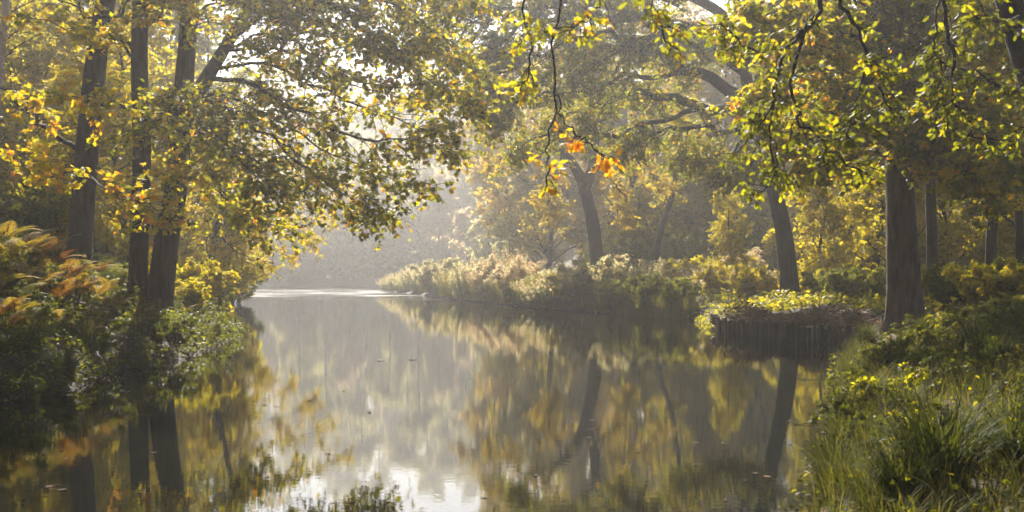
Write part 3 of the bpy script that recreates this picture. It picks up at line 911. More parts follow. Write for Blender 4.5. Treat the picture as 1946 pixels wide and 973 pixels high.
# left wood
for px, d, k, s, in ((-60, 42, K_YELLOW, 1.0), (40, 46, K_YELLOW, 1.05), (100, 58, K_YELLOW, 1.2), (215, 47, K_YELLOW, 1.0), (235, 74, K_GREEN, 1.0), (310, 55, K_YELLOW, 1.1),
                     (380, 72, K_GREEN, 0.9), (20, 76, K_GREEN, 1.1), (180, 58, K_YELLOW, 1.25), (290, 66, K_YELLOW, 1.3), (-10, 56, K_YELLOW, 1.2), (140, 80, K_GREEN, 1.1), (420, 54, K_YELLOW, 0.7), (330, 75, K_GREEN, 1.1), (-120, 55, K_GREEN, 1.1),
                     (440, 84, K_GOLD, 0.8), (250, 90, K_GREEN, 1.2), (60, 85, K_GREEN, 1.2), (160, 40, K_YELLOW, 0.6)):
    lab = {K_YELLOW: 'sunlit yellow-green tree in the wood behind the left bank', K_GREEN: 'tall green tree deep in the wood behind the left bank', K_GOLD: 'golden tree at the left water edge beyond the big trunks'}[k]
    place(k, *at(px, d), lab, s, group=G_L)
# right wood
for px, d, k, s in ((1330, 112, K_GOLD, 1.1), (1215, 118, K_GOLD, 1.0), (1420, 106, K_GREEN, 1.05), (1560, 82, K_YELLOW, 1.3), (1620, 64, K_YELLOW, 1.0), (1560, 92, K_GREEN, 1.2),
                    (1700, 56, K_YELLOW, 1.0), (1800, 58, K_YELLOW, 0.9), (1850, 66, K_GREEN, 1.0), (1920, 52, K_YELLOW, 0.9), (1970, 60, K_GREEN, 1.0), (1740, 76, K_GREEN, 1.1),
                    (1300, 125, K_YELLOW, 2.2), (1460, 118, K_GOLD, 1.2), (1640, 100, K_YELLOW, 1.9), (1850, 92, K_GREEN, 1.2), (1990, 80, K_GREEN, 1.1), (1130, 120, K_GOLD, 0.9), (1225, 92, K_GOLD, 0.5), (975, 128, K_GOLD, 1.7), (1040, 114, K_YELLOW, 2.1), (1120, 110, K_GOLD, 1.65), (1200, 106, K_YELLOW, 2.2), (1290, 110, K_YELLOW, 2.1), (1370, 102, K_GOLD, 1.6), (1450, 98, K_YELLOW, 2.0), (1390, 66, K_YELLOW, 0.55), (1560, 56, K_YELLOW, 0.7)):
    lab = {K_YELLOW: 'yellow-green understorey tree in the wood behind the right bank', K_GREEN: 'tall green tree deep in the wood behind the right bank', K_GOLD: 'golden-brown tree in the wood behind the two right-bank oaks'}[k]
    place(k, *at(px, d), lab, s, group=G_R)
# the same wood goes on behind the viewpoint, added unseen to block low skylight
for x, y, k, s in ((-17, 6, K_GREEN, 0.9), (-22, 15, K_GREEN, 1.0), (-19, -6, K_GREEN, 1.0), (-26, 3, K_YELLOW, 1.1), (-29, -14, K_GREEN, 1.1), (-17, -19, K_YELLOW, 1.2), (-8, -70, K_GREEN, 1.2), (-24, -34, K_GREEN, 1.1),
                   (9, -7, K_GREEN, 0.9), (13, 2, K_YELLOW, 1.0), (17, -12, K_GREEN, 1.0), (6, -18, K_YELLOW, 1.2), (24, -2, K_GREEN, 1.0), (12, -28, K_GREEN, 1.1), (19, 10, K_GREEN, 0.9), (30, -22, K_GREEN, 1.2), (8, -45, K_GREEN, 1.2)):
    place(k, x, y, 'tree of the wood behind the viewpoint, outside the view', s, group='trees of the wood behind the viewpoint')
# the far end of the lake, fading into the haze
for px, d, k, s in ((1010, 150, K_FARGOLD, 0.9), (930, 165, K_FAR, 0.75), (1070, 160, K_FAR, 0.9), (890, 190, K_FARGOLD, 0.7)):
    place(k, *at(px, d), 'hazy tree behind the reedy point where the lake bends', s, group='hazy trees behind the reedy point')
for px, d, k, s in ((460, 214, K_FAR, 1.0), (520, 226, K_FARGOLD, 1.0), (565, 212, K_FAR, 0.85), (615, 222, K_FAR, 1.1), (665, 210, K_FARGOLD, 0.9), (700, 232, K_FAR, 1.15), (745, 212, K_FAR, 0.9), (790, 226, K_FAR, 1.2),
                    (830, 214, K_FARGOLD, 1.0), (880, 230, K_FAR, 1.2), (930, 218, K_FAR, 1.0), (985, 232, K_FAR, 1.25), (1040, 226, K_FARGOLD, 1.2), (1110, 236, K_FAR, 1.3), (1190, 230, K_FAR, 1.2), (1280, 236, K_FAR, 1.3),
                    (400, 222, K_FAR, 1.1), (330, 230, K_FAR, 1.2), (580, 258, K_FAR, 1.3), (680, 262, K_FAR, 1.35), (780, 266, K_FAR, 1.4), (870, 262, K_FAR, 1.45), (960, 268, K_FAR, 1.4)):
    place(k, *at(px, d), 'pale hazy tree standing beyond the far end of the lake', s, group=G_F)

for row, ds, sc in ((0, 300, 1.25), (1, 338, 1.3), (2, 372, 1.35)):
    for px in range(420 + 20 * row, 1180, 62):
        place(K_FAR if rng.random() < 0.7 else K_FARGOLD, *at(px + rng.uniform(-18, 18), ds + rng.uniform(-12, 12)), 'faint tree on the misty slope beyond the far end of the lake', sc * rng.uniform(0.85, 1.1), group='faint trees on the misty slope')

# ------------------------------------------------------------------ bushes, reeds and ferns of the far right bank
B_GREEN = bush('bank_bush', 3.0, 2.2, 30, (0.08, 0.14), 9, (0.15, 0.92, 1.0), M_BUSH, 'x', n2=7, n3=5)
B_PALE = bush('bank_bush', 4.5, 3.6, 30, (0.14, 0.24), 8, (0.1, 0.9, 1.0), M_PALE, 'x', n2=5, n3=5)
B_LIGHT = bush('bank_bush', 3.0, 1.8, 26, (0.10, 0.16), 8, (0.2, 0.95, 1.0), M_LIGHT, 'x', n2=7, n3=5)
B_RUST = bush('bank_bush', 3.0, 3.4, 26, (0.12, 0.20), 8, (0.3, 1.0, 0.9), M_PALE, 'x', n2=5, n3=5)


def herb(n, r, h, tone, label):
    """a clump of tall upright stems with small leaves and pale fluffy seed heads"""
    e = empty('willowherb_clump', (0, 0, -500), label, 'tall weed')
    a, q = rng.uniform(0, 2 * np.pi, n), r * np.sqrt(rng.random(n))
    K = 7
    tl = 0.10 + 0.28 * q / r + 0.08 * rng.normal(size=n)
    d = np.column_stack([np.cos(a) * np.sin(tl), np.sin(a) * np.sin(tl), np.cos(tl)])
    L = h * rng.uniform(0.55, 1.1, n) * (1 - 0.35 * (q / r) ** 2)
    st = unit(d[:, None, :] + 0.10 * rng.normal(size=(n, K - 1, 3))) * (L / (K - 1))[:, None, None]
    o = np.column_stack([np.cos(a) * q, np.sin(a) * q, np.full(n, -0.1)])
    p = np.concatenate([o[:, None], o[:, None] + np.cumsum(st, 1)], 1)
    v, f = tubes(p, np.linspace(0.009, 0.004, K)[None] * np.ones((n, 1)), 3)
    mesh_object('stem', v, f, M_TWIG, e)
    l1 = leaf_set(p, 26, (0.09, 0.17), (0.0, tone[0], 1.0), FLAKE, droop=0.2, up=0.8, tmin=0.15, petiole=0.1)
    top = p[rng.random(n) < tone[2]]
    l2 = leaf_set(top, 22, (0.06, 0.13), (tone[0], tone[1], 0.9), FLAKE, droop=-0.5, up=0.2, spread=0.5, tmin=0.72, clump=0.05, petiole=0.1)
    v, f = merge([l1[:2], l2[:2]])
    mesh_object('foliage', v, f, M_PALE, e, np.concatenate([l1[2], l2[2]]))
    return e


HERB, HERB_RUST = herb(150, 1.5, 2.7, (0.55, 0.85, 0.6), 'x'), herb(140, 1.3, 2.9, (0.8, 1.0, 0.7), 'x')
G_B = 'bushes along the far right bank'
def waterline(px):
    return EYE * F / (np.interp(px, [740, 900, 1050, 1180, 1300], [553, 572, 588, 598, 607]) - HZ)


for px in np.arange(748, 1090, 11):
    x, y = at(px + rng.uniform(-5, 5), waterline(px) + rng.uniform(0.6, 6.5))
    rust = 925 < px < 1005 and rng.random() < 0.7
    place(HERB_RUST if rust else HERB, x, y, 'rusty brown clump of tall seeding weeds by the far water edge' if rust else 'pale fluffy clump of tall willowherb on the reedy point', rng.uniform(0.7, 1.2), rng.uniform(0.75, 1.15) * np.interp(px, [748, 775, 820, 860, 900, 960, 1000, 1040, 1090], [0.5, 0.8, 1.05, 0.9, 1.05, 1.12, 1.05, 0.8, 0.75]), group='tall weeds on the reedy point')
for px in np.arange(1080, 1420, 24):
    x, y = at(px + rng.uniform(-8, 8), np.interp(px, [1080, 1300, 1420], [68, 62, 60]) + rng.uniform(0, 5))
    place(HERB, x, y, 'pale clump of tall willowherb behind the green waterside bushes', rng.uniform(0.7, 0.95), 0.9, group='tall weeds behind the waterside bushes')
for px, d, k, s, lab in (
    (840, waterline(840) + 2, B_PALE, 0.85, 'wide pale leafy bush among the willowherb on the reedy point'), 
    (945, waterline(945) + 1.5, B_RUST, 0.85, 'rust brown bush standing out from the pale bushes by the water'), (990, waterline(990) + 1, B_RUST, 0.8, 'dark russet bush drooping to the water right of the rust brown bush'),
    (1105, waterline(1105) + 1.5, B_LIGHT, 1.15, 'light green bush below the forked golden oak at the water edge'),
    (1145, waterline(1145) + 3, B_PALE, 0.75, 'pale bush close right of the forked golden oak'), (1180, waterline(1180) + 1, B_GREEN, 0.85, 'green bush at the water edge right of the forked oak'), (1225, waterline(1225) + 1, B_GREEN, 0.9, 'round dark green bush overhanging the water, far right bank'),
    (1270, waterline(1270) + 1, B_GREEN, 1.0, 'biggest dark green bush overhanging the water, far right bank'), (1300, 66, B_LIGHT, 1.2, 'light bush behind the dark green waterside bushes'), (1390, 60, B_LIGHT, 1.1, 'bright yellow-green bush left of the leaning oak trunk'),
    (1445, 56, B_LIGHT, 0.9, 'low yellow-green bush at the foot of the leaning oak'), (1540, 53, B_LIGHT, 0.9, 'yellow-green bush right of the leaning oak trunk'),
    (1590, 50, B_GREEN, 0.8, 'green bush behind the log revetment'), (1640, 44, B_GREEN, 0.75, 'green bush left of the stout right-bank trunk'), (1420, 72, B_RUST, 0.7, 'reddish bush at the back of the clearing near the leaning oak'),
    (1780, 40, B_LIGHT, 0.8, 'yellow-green bush right of the stout right-bank trunk'), (1840, 36, B_GREEN, 0.8, 'green bush in the wood edge near the right side'), (1910, 34, B_LIGHT, 0.9, 'yellow-green bush under the thin trunks at the right edge'),
):
    place(k, *at(px, d), lab, s, group=G_B)
for px in range(300, 1000, 36):
    x, y = at(px + rng.uniform(-12, 12), rng.uniform(206, 212))
    place(B_GREEN if rng.random() < 0.6 else B_PALE, x, y + 1.5, 'pale hazy bush lining the far end of the lake', rng.uniform(1.6, 2.6), group='bushes lining the far end of the lake')
for px, d in [(q, rng.uniform(78, 104)) for q in range(1180, 2020, 42)]:
    place(B_GREEN if rng.random() < 0.5 else B_LIGHT, *at(px, d), 'bushy undergrowth shrub deep in the wood behind the right bank', rng.uniform(1.7, 2.8), group='shrubs deep in the right wood')
for px, d in [(q, rng.uniform(56, 92)) for q in range(-80, 440, 36)]:
    place(B_GREEN if rng.random() < 0.35 else B_LIGHT, *at(px, d), 'bushy undergrowth shrub deep in the wood behind the left bank', rng.uniform(1.5, 2.6), group='shrubs deep in the left wood')
# bushes of the left bank
for px, d, k, s, lab in (
    (352, 40, B_LIGHT, 0.85, 'bright yellow-green bush hanging over the water beyond the left trunks'), (372, 50, B_LIGHT, 0.95, 'sunlit yellow bush at the left water edge, farther along the lake'), (345, 35.5, B_LIGHT, 0.55, 'small light bush at the water edge right of the thickest left trunk'),
    (220, 42, B_LIGHT, 0.9, 'glowing yellow bush between the first and second left trunks'), (60, 38, B_GREEN, 0.8, 'dark bush behind the bracken at the left edge'), (372, 60, B_LIGHT, 1.2, 'tall sunlit bush on the left shore behind the yellow waterside bushes'),
    (405, 75, B_LIGHT, 1.3, 'hazy yellow bush far along the left shore'),
):
    place(k, *at(px, d), lab, s, group='bushes on the left bank')

# a low sunlit branch tree over the water at left: light leaves at mid distance
path = px_trunk([(395, 560), (405, 480), (420, 400), (440, 310), (470, 200)], 52)
b = path[0].copy()
e = empty('hazel_tree', b, 'slender hazel with glowing yellow leaves hanging low over the left side of the lake', 'tree')
trunk_mesh('trunk', path, 0.2, 0.08, M_BARK, e, origin=b, sides=10)
lp, lr = limb_set([[(410, 450, 52), (460, 420, 51), (530, 430, 50), (600, 470, 49)], [(412, 440, 52), (440, 470, 50), (470, 490, 49), (520, 500, 48)], [(425, 380, 52), (490, 360, 51), (560, 390, 50), (640, 420, 49)],
                   [(420, 400, 52), (400, 430, 50), (395, 480, 48), (420, 530, 47)], [(440, 310, 52), (510, 290, 51), (590, 330, 50), (660, 370, 49)], [(430, 350, 52), (390, 350, 50), (370, 400, 48), (380, 450, 47)], [(412, 430, 52), (450, 440, 51), (500, 465, 50), (560, 490, 49.5)]],
                  [0.06] * 7)
add_branches(e, lp, lr, M_TWIG, b)
add_crown(e, b, [foliage(lp, lr, 3.8, (0.7, 1.7), 7, (0.3, 0.8), 8, (0.09, 0.15), (0.25, 1.0, 0.9), OVATE)], M_LIGHT)


# ------------------------------------------------------------------ grasses
def blades(n, r, h, wd, bend, tone, center=(0, 0), K=6):
    """arching grass blades from a small base"""
    a = rng.uniform(0, 2 * np.pi, n)
    rr = r * np.sqrt(rng.random(n))
    o = np.column_stack([np.cos(a) * rr + center[0], np.sin(a) * rr + center[1], np.full(n, -0.05)])
    a2 = a + rng.normal(size=n) * 0.7
    out = np.column_stack([np.cos(a2), np.sin(a2), np.zeros(n)])
    L = h * rng.uniform(0.55, 1.1, n)
    B = bend * rng.uniform(0.4, 1.4, n)
    t = np.linspace(0, 1, K)[None, :, None]
    up = np.array([0, 0, 1.0])
    ang = (0.15 + B)[:, None, None] * t * 1.1
    st = (np.cos(ang) * up + np.sin(ang) * out[:, None, :]) * (L / (K - 1))[:, None, None]
    p = o[:, None, :] + np.cumsum(st, 1) - st
    sd = np.column_stack([-out[:, 1], out[:, 0], np.zeros(n)])
    wv = (wd * rng.uniform(0.6, 1.2, n))[:, None, None] * np.array([0.7, 1, 0.95, 0.8, 0.5, 0.06])[None, :, None]
    tw = sd[:, None, :] * wv
    v = np.stack([p - tw, p + tw], 2).reshape(-1, 3)
    i = np.arange(n * K * 2).reshape(n, K, 2)
    q = np.stack([i[:, :-1, 0], i[:, :-1, 1], i[:, 1:, 1], i[:, 1:, 0]], -1).reshape(-1, 4)
    tn = np.repeat(tone[0] + (tone[1] - tone[0]) * rng.random(n) ** tone[2], K * 2)
    return v, [q], tn


def tussock(n, r, h, wd, bend, tone, label, cat='grass tussock', name='grass_tussock'):
    v, f, t = blades(n, r, h, wd, bend, tone)
    o = mesh_object(name, v, f, M_GRASS, None, t)
    o.location = (0, 0, -500)
    return tag(o, label, cat)


TU = [tussock(420, 0.22, 0.85, 0.008, 1.5, (0.0, 0.5, 1.8), 'x'), tussock(320, 0.16, 0.65, 0.0055, 1.4, (0.05, 0.7, 1.4), 'x'), tussock(260, 0.3, 0.8, 0.005, 1.25, (0.1, 0.95, 1.5), 'x')]
REED = tussock(500, 1.2, 2.0, 0.02, 0.4, (0.5, 0.95, 0.8), 'x', 'reeds', 'reed_clump')


def bank_spots(n, ylo, yhi, side, smin, smax):
    out = []
    while len(out) < n:
        y = rng.uniform(ylo, yhi)
        x = rng.uniform(-30, 0) if side == 'left' else rng.uniform(0, 30)
        s, lf = shore_distance(np.array([x]), np.array([y]))
        if smin < s[0] < smax and bool(lf[0]) == (side == 'left'):
            out.append((x, y))
    return out


# tussocks of the near right bank, the big one first
place(TU[0], 3.45, 8.9, 'big dark arching sedge tussock at the lower right, nearest the camera side of the bank', 1.15)
place(TU[0], 4.3, 9.3, 'arching tussock just right of the biggest sedge tussock', 0.9)
place(TU[0], 3.0, 8.4, 'dark tussock trailing into the water left of the biggest sedge tussock', 0.75)
place(TU[0], 8.3, 19.5, 'tall sedge tussock on the right bank beyond the yellow nettles', 1.2)
for x, y in bank_spots(22, 7.2, 30, 'right', 0.0, 4.0):
    place(TU[int(rng.integers(3))], x, y, 'green grass tussock among the weeds of the near right bank', rng.uniform(0.6, 1.1), group='grass tussocks on the near right bank')
for y in np.arange(8.0, 31, 0.62):
    x = np.interp(y, [q[1] for q in SHORE_RIGHT[:10]], [q[0] for q in SHORE_RIGHT[:10]]) + rng.uniform(0.1, 0.55)
    place(TU[1 if rng.random() < 0.6 else 2], x, y, 'arching grass tuft overhanging the water along the near right bank', rng.uniform(0.6, 1.15) * (0.7 if y < 13 else 1 if y < 20 else 0.65), group='grass tufts overhanging the water')
for x, y in bank_spots(22, 17, 40, 'left', 0.1, 4.0):
    place(TU[int(rng.integers(3))], x, y, 'grass tussock on the left bank slope', rng.uniform(0.6, 1.1), group='grass tussocks on the left bank')
for px, d in [(q, waterline(q) + 0.6) for q in range(744, 1300, 15)]:
    x, y = at(px, d)
    place(REED, x, y, 'yellow-green reed clump standing at the water edge of the far right bank', rng.uniform(0.8, 1.2) * (1.0 if d > 66 else 0.6), group='reed clumps along the far right bank')


# ------------------------------------------------------------------ bracken
def fern(n_frond, L, tone, label):
    """a bracken plant: arching fronds, each with two rows of leaflets"""
    e = empty('bracken_fern', (0, 0, -500), label, 'fern')
    a = np.linspace(0, 2 * np.pi, n_frond, endpoint=False) + rng.normal(size=n_frond) * 0.3
    sp, lv, lt = [], [], []
    for k in range(n_frond):
        out = np.array([math.cos(a[k]), math.sin(a[k]), 0])
        ln = L * rng.uniform(0.75, 1.1)
        ang = np.linspace(0.25, rng.uniform(1.3, 1.9), 10)
        st = (np.cos(ang)[:, None] * np.array([0, 0, 1.0]) + np.sin(ang)[:, None] * out) * ln / 10
        p = np.vstack([[0, 0, -0.05], np.cumsum(st, 0)])
        sp.append(p)
        sd = np.array([-out[1], out[0], 0])
        t = np.linspace(0.28, 0.99, 20)
        s = t * 10
        i = np.minimum(s.astype(int), 9)
        o = p[i] + (p[i + 1] - p[i]) * (s - i)[:, None]
        tan = unit(p[i + 1] - p[i])
        plen = ln * 0.30 * np.clip(1.15 - t, 0.06, 1) * np.clip((t - 0.2) * 6, 0.5, 1)
        c = np.clip(tone[0] + (tone[1] - tone[0]) * rng.random(), 0, 1)
        for sg in (-1, 1):
            ax = unit(sd * sg + tan * 0.35 + np.array([0, 0, -0.15]))
            # each pinna: a row of small pinnules, so the frond is feathery
            for u in np.linspace(0.12, 0.95, 6):
                q = o + ax * (plen * u)[:, None]
                for sg2 in (-1, 1):
                    ax2 = unit(np.cross(ax, unit(np.cross(ax, tan))) * sg2 + ax * 0.45)
                    nr = unit(np.cross(sd, tan) * np.sign(np.cross(sd, tan)[:, 2:3] + 1e-6) + 0.25 * rng.normal(size=(20, 3)))
                    v, f, tt = leaves(q, ax2, nr, plen * 0.26 * (1.1 - u) + 0.008, np.clip(c + 0.12 * rng.normal(size=20), 0, 1), FLAKE)
                    lv.append((v, f))
                    lt.append(tt)
    sp = np.array(sp)
    v, f = tubes(sp, np.linspace(0.006, 0.0015, 11)[None] * np.ones((n_frond, 1)), 4)
    mesh_object('stalk', v, f, M_TWIG, e)
    v, f = merge(lv)
    mesh_object('frond', v, f, M_FERN, e, tone=np.concatenate(lt))
    return e


FERN_R, FERN_G, FERN_Y = fern(9, 1.25, (0.62, 1.0), 'x'), fern(9, 1.2, (0.0, 0.4), 'x'), fern(8, 1.15, (0.35, 0.65), 'x')
G_FERN = 'bracken on the left slope'
for px, d, k, s, in ((60, 26, FERN_R, 1.0), (110, 26.5, FERN_R, 1.0), (150, 27.5, FERN_R, 0.95), (90, 29, FERN_R, 1.1), (185, 29, FERN_R, 0.8), (130, 30, FERN_R, 1.0), (20, 24, FERN_G, 1.0), (-20, 26, FERN_G, 1.1), (40, 28.5, FERN_G, 1.1),
                     (10, 31, FERN_Y, 1.1), (55, 33, FERN_G, 1.1), (-30, 30, FERN_Y, 1.1), (100, 24.5, FERN_Y, 0.8), (170, 26, FERN_G, 0.8), (215, 28.5, FERN_Y, 0.8), (240, 31, FERN_G, 0.8), (20, 21.5, FERN_R, 0.7), (0, 22.5, FERN_R, 0.8), (60, 22.5, FERN_G, 0.8),
                     (120, 35, FERN_Y, 1.0), (200, 34, FERN_G, 0.9), (230, 36, FERN_Y, 0.9), (345, 33.5, FERN_Y, 0.7), (290, 30, FERN_G, 0.6), (25, 26, FERN_Y, 1.2), (5, 28, FERN_Y, 1.2), (45, 30.5, FERN_Y, 1.3), (-15, 24, FERN_Y, 1.1), (80, 27.5, FERN_Y, 1.0), (75, 31.5, FERN_R, 1.2),
                     (205, 31, FERN_Y, 0.8), (175, 32.5, FERN_R, 0.9), (110, 33, FERN_R, 1.1), (160, 25, FERN_R, 0.7), (30, 23, FERN_Y, 0.9), (250, 29.5, FERN_Y, 0.6), (130, 28.5, FERN_R, 1.0)):
    lab = {FERN_R: 'russet autumn bracken fern on the left slope', FERN_G: 'green bracken fern on the left slope', FERN_Y: 'yellowing bracken fern on the left slope'}[k]
    place(k, *at(px, d), lab, s, group=G_FERN)
for px, d, k, s in ((1250, 66, FERN_G, 1.5), (1290, 64, FERN_G, 1.5), (1330, 62, FERN_G, 1.4), (1110, 66, FERN_Y, 1.4), (1840, 38, FERN_Y, 1.0), (1870, 36, FERN_Y, 1.1), (1900, 38, FERN_R, 1.0), (1930, 32, FERN_G, 1.0), (1800, 37, FERN_R, 0.9), (1850, 32, FERN_G, 0.9)):
    lab = {FERN_R: 'russet fern under the thin trunks on the right bank', FERN_G: 'green arching fern among the bushes of the right bank', FERN_Y: 'yellow fern catching the sun on the right bank'}[k]
    place(k, *at(px, d), lab, s, group='ferns on the right bank')

# ------------------------------------------------------------------ leafy weeds standing above the ground cover of the near banks
W_GREEN = bush('leafy_weed', 0.9, 0.75, 12, (0.05, 0.09), 6, (0.1, 0.8, 1.1), M_BUSH, 'x', 'weed', OVATE, n2=14, n3=3, up=1.2)
W_LIGHT = bush('leafy_weed', 0.8, 0.8, 9, (0.05, 0.085), 6, (0.0, 0.75, 1.3), M_LIGHT, 'x', 'weed', OVATE, n2=10, n3=3, up=1.2)
W_BRAMBLE = bush('bramble', 1.4, 0.7, 16, (0.06, 0.10), 6, (0.0, 0.7, 1.3), M_BUSH, 'x', 'bramble', OVATE, n2=10, n3=3, up=1.3, spread=(20, 95))
for x, y in bank_spots(44, 9.0, 20, 'right', 0.0, 5.0) + bank_spots(22, 20, 29, 'right', 1.7, 5.0):
    k = W_LIGHT if rng.random() < 0.2 else (W_GREEN if rng.random() < 0.6 else W_BRAMBLE)
    lab = {W_GREEN: 'green leafy weed on the near right bank', W_LIGHT: 'sunlit yellow-green weed on the near right bank', W_BRAMBLE: 'low bramble on the near right bank'}[k]
    place(k, x, y, lab, rng.uniform(0.45, 1.0) * (1.15 if y > 14 else 0.75), group='weeds on the near right bank')
for x, y in bank_spots(64, 17, 44, 'left', 0.05, 4.5):
    k = W_BRAMBLE if rng.random() < 0.55 else (W_GREEN if rng.random() < 0.6 else W_LIGHT)
    lab = {W_GREEN: 'green leafy weed on the left bank', W_LIGHT: 'sunlit yellow-green weed on the left bank', W_BRAMBLE: 'dark bramble sprawling on the left bank'}[k]
    place(k, x, y, lab, rng.uniform(0.7, 1.2), group='weeds and brambles on the left bank')


# ------------------------------------------------------------------ ground cover (uncountable): leaves and grass carpeting the banks
def cover(name, n, ylo, yhi, xlo, xhi, smax, side, size, hmax, tone, mat, shape):
    x, y = rng.uniform(xlo, xhi, n), rng.uniform(ylo, yhi, n)
    s, lf = shore_distance(x, y)
    ok = (s > -0.32) & (s < smax) & (lf == (side == 'left')) & ~((np.hypot(x - 9.0, y - 39) < 3.2) | (np.hypot(x - 10.6, y - 35) < 2.4))
    x, y, s = x[ok], y[ok], s[ok]
    m = len(x)
    mound = 0.5 + 0.5 * np.sin(x * 2.1 + np.sin(y * 1.3) * 2) * np.sin(y * 1.9 + x * 0.6)
    z = np.maximum(height(x, y), 0.0) + 0.03 + hmax * (0.35 + 0.65 * mound) * rng.random(m) ** 0.7
    nrm = unit(rng.normal(size=(m, 3)) * 0.7 + np.array([0.0, -0.25, 1.0]))
    ax = rng.normal(size=(m, 3)) * np.array([1, 1, 0.4]) + np.array([0, 0, -0.2])
    tn = tone[0] + (tone[1] - tone[0]) * rng.random(m) ** tone[2]
    v, f, t = leaves(np.column_stack([x, y, z]), ax, nrm, rng.uniform(size[0], size[1], m), tn, shape)
    tag(mesh_object(name, v, f, mat, None, t), kind='stuff')


cover('undergrowth', 90000, 16, 46, -24, -7, 7.5, 'left', (0.08, 0.14), 0.55, (0.0, 0.85, 1.3), M_BUSH, OVATE)
cover('undergrowth', 26000, 6, 34, 0, 22, 7, 'right', (0.05, 0.09), 0.30, (0.05, 0.9, 1.2), M_BUSH, OVATE)
cover('leaf_litter', 8000, 16, 46, -24, -7, 9, 'left', (0.06, 0.11), 0.04, (0.2, 1.0, 1.0), M_DEAD, FLAKE)
cover('leaf_litter', 20000, 6, 60, 0, 26, 9, 'right', (0.05, 0.10), 0.04, (0.2, 1.0, 1.0), M_DEAD, FLAKE)
cover('undergrowth', 50000, 34, 80, -2, 30, 12, 'right', (0.09, 0.17), 0.35, (0.0, 0.75, 1.3), M_LIGHT, FLAKE)
cover('undergrowth', 40000, 44, 95, -40, -10, 14, 'left', (0.12, 0.22), 0.6, (0.2, 1.0, 1.0), M_LIGHT, FLAKE)
cover('undergrowth', 40000, 34, 75, 10, 60, 60, 'right', (0.14, 0.26), 0.6, (0.1, 0.9, 1.0), M_LIGHT, FLAKE)

gp = []
for x, y in bank_spots(900, 5.8, 26, 'right', 0.0, 4.5):
    v, f, t = blades(24, 0.2, 0.5, 0.0045, 1.4, (0.1, 1.0, 1.2))
    gp.append((v + np.array([x, y, hz(x, y)]), f, t))
v, f = merge([(a, b_) for a, b_, _ in gp])
tag(mesh_object('bank_grass', v, f, M_GRASS, None, np.concatenate([t for _, _, t in gp])), kind='stuff')

# ------------------------------------------------------------------ log revetment on the right bank
A, B = np.array([7.75, 41.2]), np.array([10.4, 33.0])
back = np.array([8.25, 45.5])
rev = empty('log_revetment', (A[0], A[1], 0), 'row of dark upright timber stakes shoring up the right bank, pale cut tops', 'revetment')
spots = [back + (A - back) * t for t in np.linspace(0.1, 0.95, 18)] + [A + (B - A) * t for t in np.linspace(0, 1, 50)]
for i, (x, y) in enumerate(spots):
    x, y = x + rng.normal() * 0.025, y + rng.normal() * 0.02
    r = rng.uniform(0.050, 0.070)
    h = rng.uniform(0.42, 0.66)
    lean = rng.normal(size=2) * 0.025
    p = np.array([[x, y, -0.7], [x + lean[0] * 0.5, y + lean[1] * 0.5, 0.1], [x + lean[0], y + lean[1], h]]) - np.array([A[0], A[1], 0])
    vt, fc = tubes(p[None], np.array([[r, r, r * 0.93]]), 10)
    st = mesh_object('stake', vt, fc, M_STAKE_SUNLIT if rng.random() < (0.15 + 0.5 * i / len(spots)) else M_STAKE, rev)
    c = p[2] + np.array([0, 0, 0.004])
    a = np.linspace(0, 2 * np.pi, 10, endpoint=False)
    ring = c + np.column_stack([np.cos(a), np.sin(a), np.zeros(10)]) * r * 0.9
    sl = 0.25 * r * np.cos(a + rng.uniform(0, 6.28))
    ring[:, 2] += sl
    vv = np.vstack([ring, ring - np.array([0, 0, 0.03]), [c]])
    q = np.array([[k, 10 + k, 10 + (k + 1) % 10, (k + 1) % 10] for k in range(10)])
    tr = np.array([[k, (k + 1) % 10, 20] for k in range(10)])
    mesh_object('cut_end', vv, [q, tr], M_CUT, st, smooth=False)
# heap of brushwood and earth on top of the revetment
n = 900
t = rng.random(n)
base = A[None] + (B - A)[None] * (t * 1.02)[:, None]
inw = np.array([(B - A)[1], -(B - A)[0]])
inw = -inw / np.linalg.norm(inw)
off = rng.uniform(0.05, 1.5, n)
xy = base + inw[None] * off[:, None]
hh = 0.52 + 0.75 * np.exp(-((off - 0.6) / 0.5) ** 2) * (0.55 + 0.45 * np.sin(t * 9 + 1)) * rng.random(n)
o = np.column_stack([xy, hh])
d = unit(rng.normal(size=(n, 3)) * np.array([1, 1, 0.25]))
L = rng.uniform(0.2, 0.9, n)
pts = o[:, None, :] + d[:, None, :] * (np.linspace(-0.5, 0.5, 4)[None, :, None] * L[:, None, None]) + 0.03 * rng.normal(size=(n, 4, 3))
pts[..., 2] = np.maximum(pts[..., 2], 0.5)
e = empty('brushwood_heap', (A[0] + 1, A[1] - 4, 0.6), 'heap of brown cut brushwood piled behind the timber stakes', 'brushwood')
eb = np.array(e.location)
vt, fc = tubes(pts, rng.uniform(0.006, 0.016, (n, 1)) * np.ones((1, 4)), 4)
mesh_object('brush_twig', vt - eb, fc, bark_mat('brushwood', (0.09, 0.05, 0.032), (0.30, 0.18, 0.115), scale=10, bump=0.2, moss=0.05), e)['kind'] = 'stuff'
nl = 2600
t = rng.random(nl)
off = rng.uniform(0.05, 1.6, nl)
xy = A[None] + (B - A)[None] * t[:, None] + inw[None] * off[:, None]
z = 0.58 + 0.75 * np.exp(-((off - 0.6) / 0.5) ** 2) * (0.55 + 0.45 * np.sin(t * 9 + 1)) * rng.random(nl)
v, f, tn = leaves(np.column_stack([xy, z]), rng.normal(size=(nl, 3)), rng.normal(size=(nl, 3)) + np.array([0, 0, 1.2]), rng.uniform(0.06, 0.13, nl), rng.random(nl), FLAKE)
mesh_object('dead_leaf', v - eb, f, M_DEAD, e, tn)['kind'] = 'stuff'


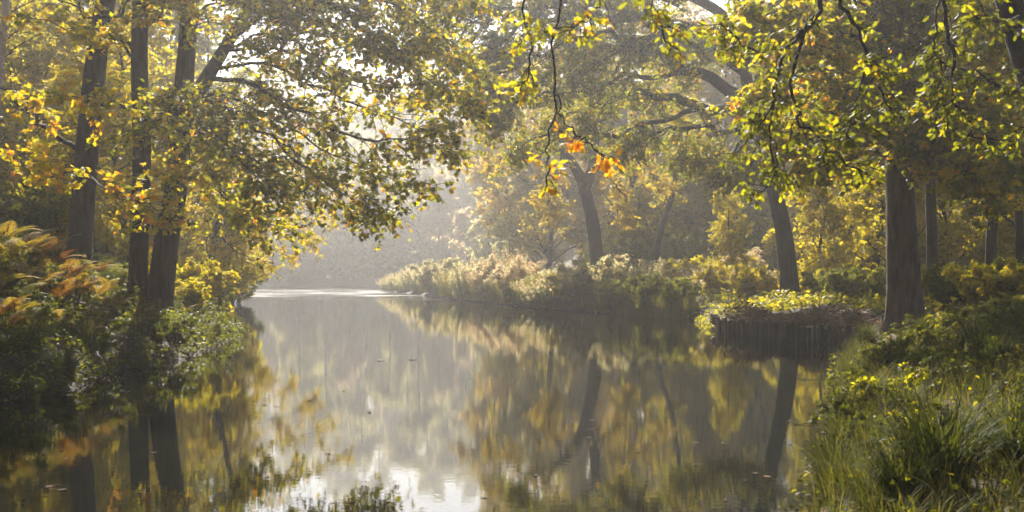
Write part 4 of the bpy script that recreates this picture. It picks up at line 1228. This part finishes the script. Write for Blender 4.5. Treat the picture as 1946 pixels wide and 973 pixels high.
# ------------------------------------------------------------------ fallen leaves and twigs floating on the water
def floating(px, py, size, shape, tone, label, group=None, curl=0.25):
    d = EYE * F / (py - HZ)
    x = (px - CX) / F * d
    tv, tf = shape
    a = rng.uniform(0, 6.28)
    v = tv.copy() * size
    v[:, 2] = 0.003 + 0.35 * size * curl * ((tv[:, 0] - 0.45) ** 2 * 1.6 + np.abs(tv[:, 1]) * 0.9)
    ca, sa = math.cos(a), math.sin(a)
    v[:, :2] = v[:, :2] @ np.array([[ca, sa], [-sa, ca]])
    o = mesh_object('floating_leaf', v, [tf], M_DEAD, None, np.full(len(v), tone))
    o.location = (x, d, 0.0)
    return tag(o, label, 'leaf', group)


floating(724, 686, 0.27, MAPLE, 0.5, 'largest curled brown leaf floating mid-lake, left one of a pair', curl=0.3)
floating(777, 684, 0.25, MAPLE, 0.7, 'curled brown leaf floating mid-lake, right one of the pair', curl=0.3)
floating(989, 703, 0.14, OAK, 0.9, 'orange-brown leaf floating apart, right of the mid-lake pair', curl=0.6)
G_LEAF = 'small fallen leaves floating on the lake'
for px, py, sz in ((638, 676, .10), (656, 744, .08), (592, 762, .09), (517, 773, .12), (505, 770, .10), (765, 711, .07), (805, 679, .10), (742, 604, .12), (1110, 679, .12), (1158, 708, .08), (1236, 676, .08), (1128, 817, .10), (1130, 800, .09), (1122, 832, .08),
                   (992, 731, .08), (545, 660, .14), (640, 700, .07), (968, 660, .08), (735, 955, .10), (1020, 903, .08), (1360, 760, .10), (1372, 842, .10), (1335, 640, .12), (1290, 690, .12), (890, 720, .06), (470, 625, .2), (1415, 733, .09), (480, 655, .12),
                   (120, 800, .1), (230, 775, .1), (330, 720, .1), (300, 860, .09), (430, 700, .12), (880, 640, .09), (1500, 800, .09), (1440, 900, .08), (1530, 770, .09)):
    floating(px, py, sz, OAK if rng.random() < 0.5 else MAPLE, rng.random(), 'small dark fallen leaf floating on the lake', G_LEAF, curl=0.5)
for k in range(75):
    py = 560 + 400 * rng.random() ** 1.3
    px = rng.uniform(470, 1480) if k % 2 else (np.interp(py, [560, 650, 700, 765, 960], [470, 470, 350, 60, 20]) + rng.uniform(0, 90))
    floating(px, py, rng.uniform(0.05, 0.10), OAK if rng.random() < 0.5 else MAPLE, rng.random(), 'small dark fallen leaf floating on the lake', G_LEAF, curl=0.5)
for px, py, w_, lab in ((1560, 808, 100, 'long thin twig afloat by the near right bank'), (1530, 722, 60, 'thin twig afloat in front of the log revetment'), (455, 634, 40, 'thin twig afloat at the left water edge')):
    d = EYE * F / (py - HZ)
    x = (px - CX) / F * d
    hw = w_ / 2 / F * d
    p = knotty([(-hw, 0, 0.01), (0, 0.05, 0.012), (hw, -0.04, 0.01)], 8, 0.012)
    vt, fc = tubes(p[None], np.linspace(0.006, 0.003, 8)[None], 5)
    o = mesh_object('floating_twig', vt, fc, M_TWIG)
    o.location = (x, d, 0)
    tag(o, lab, 'twig')
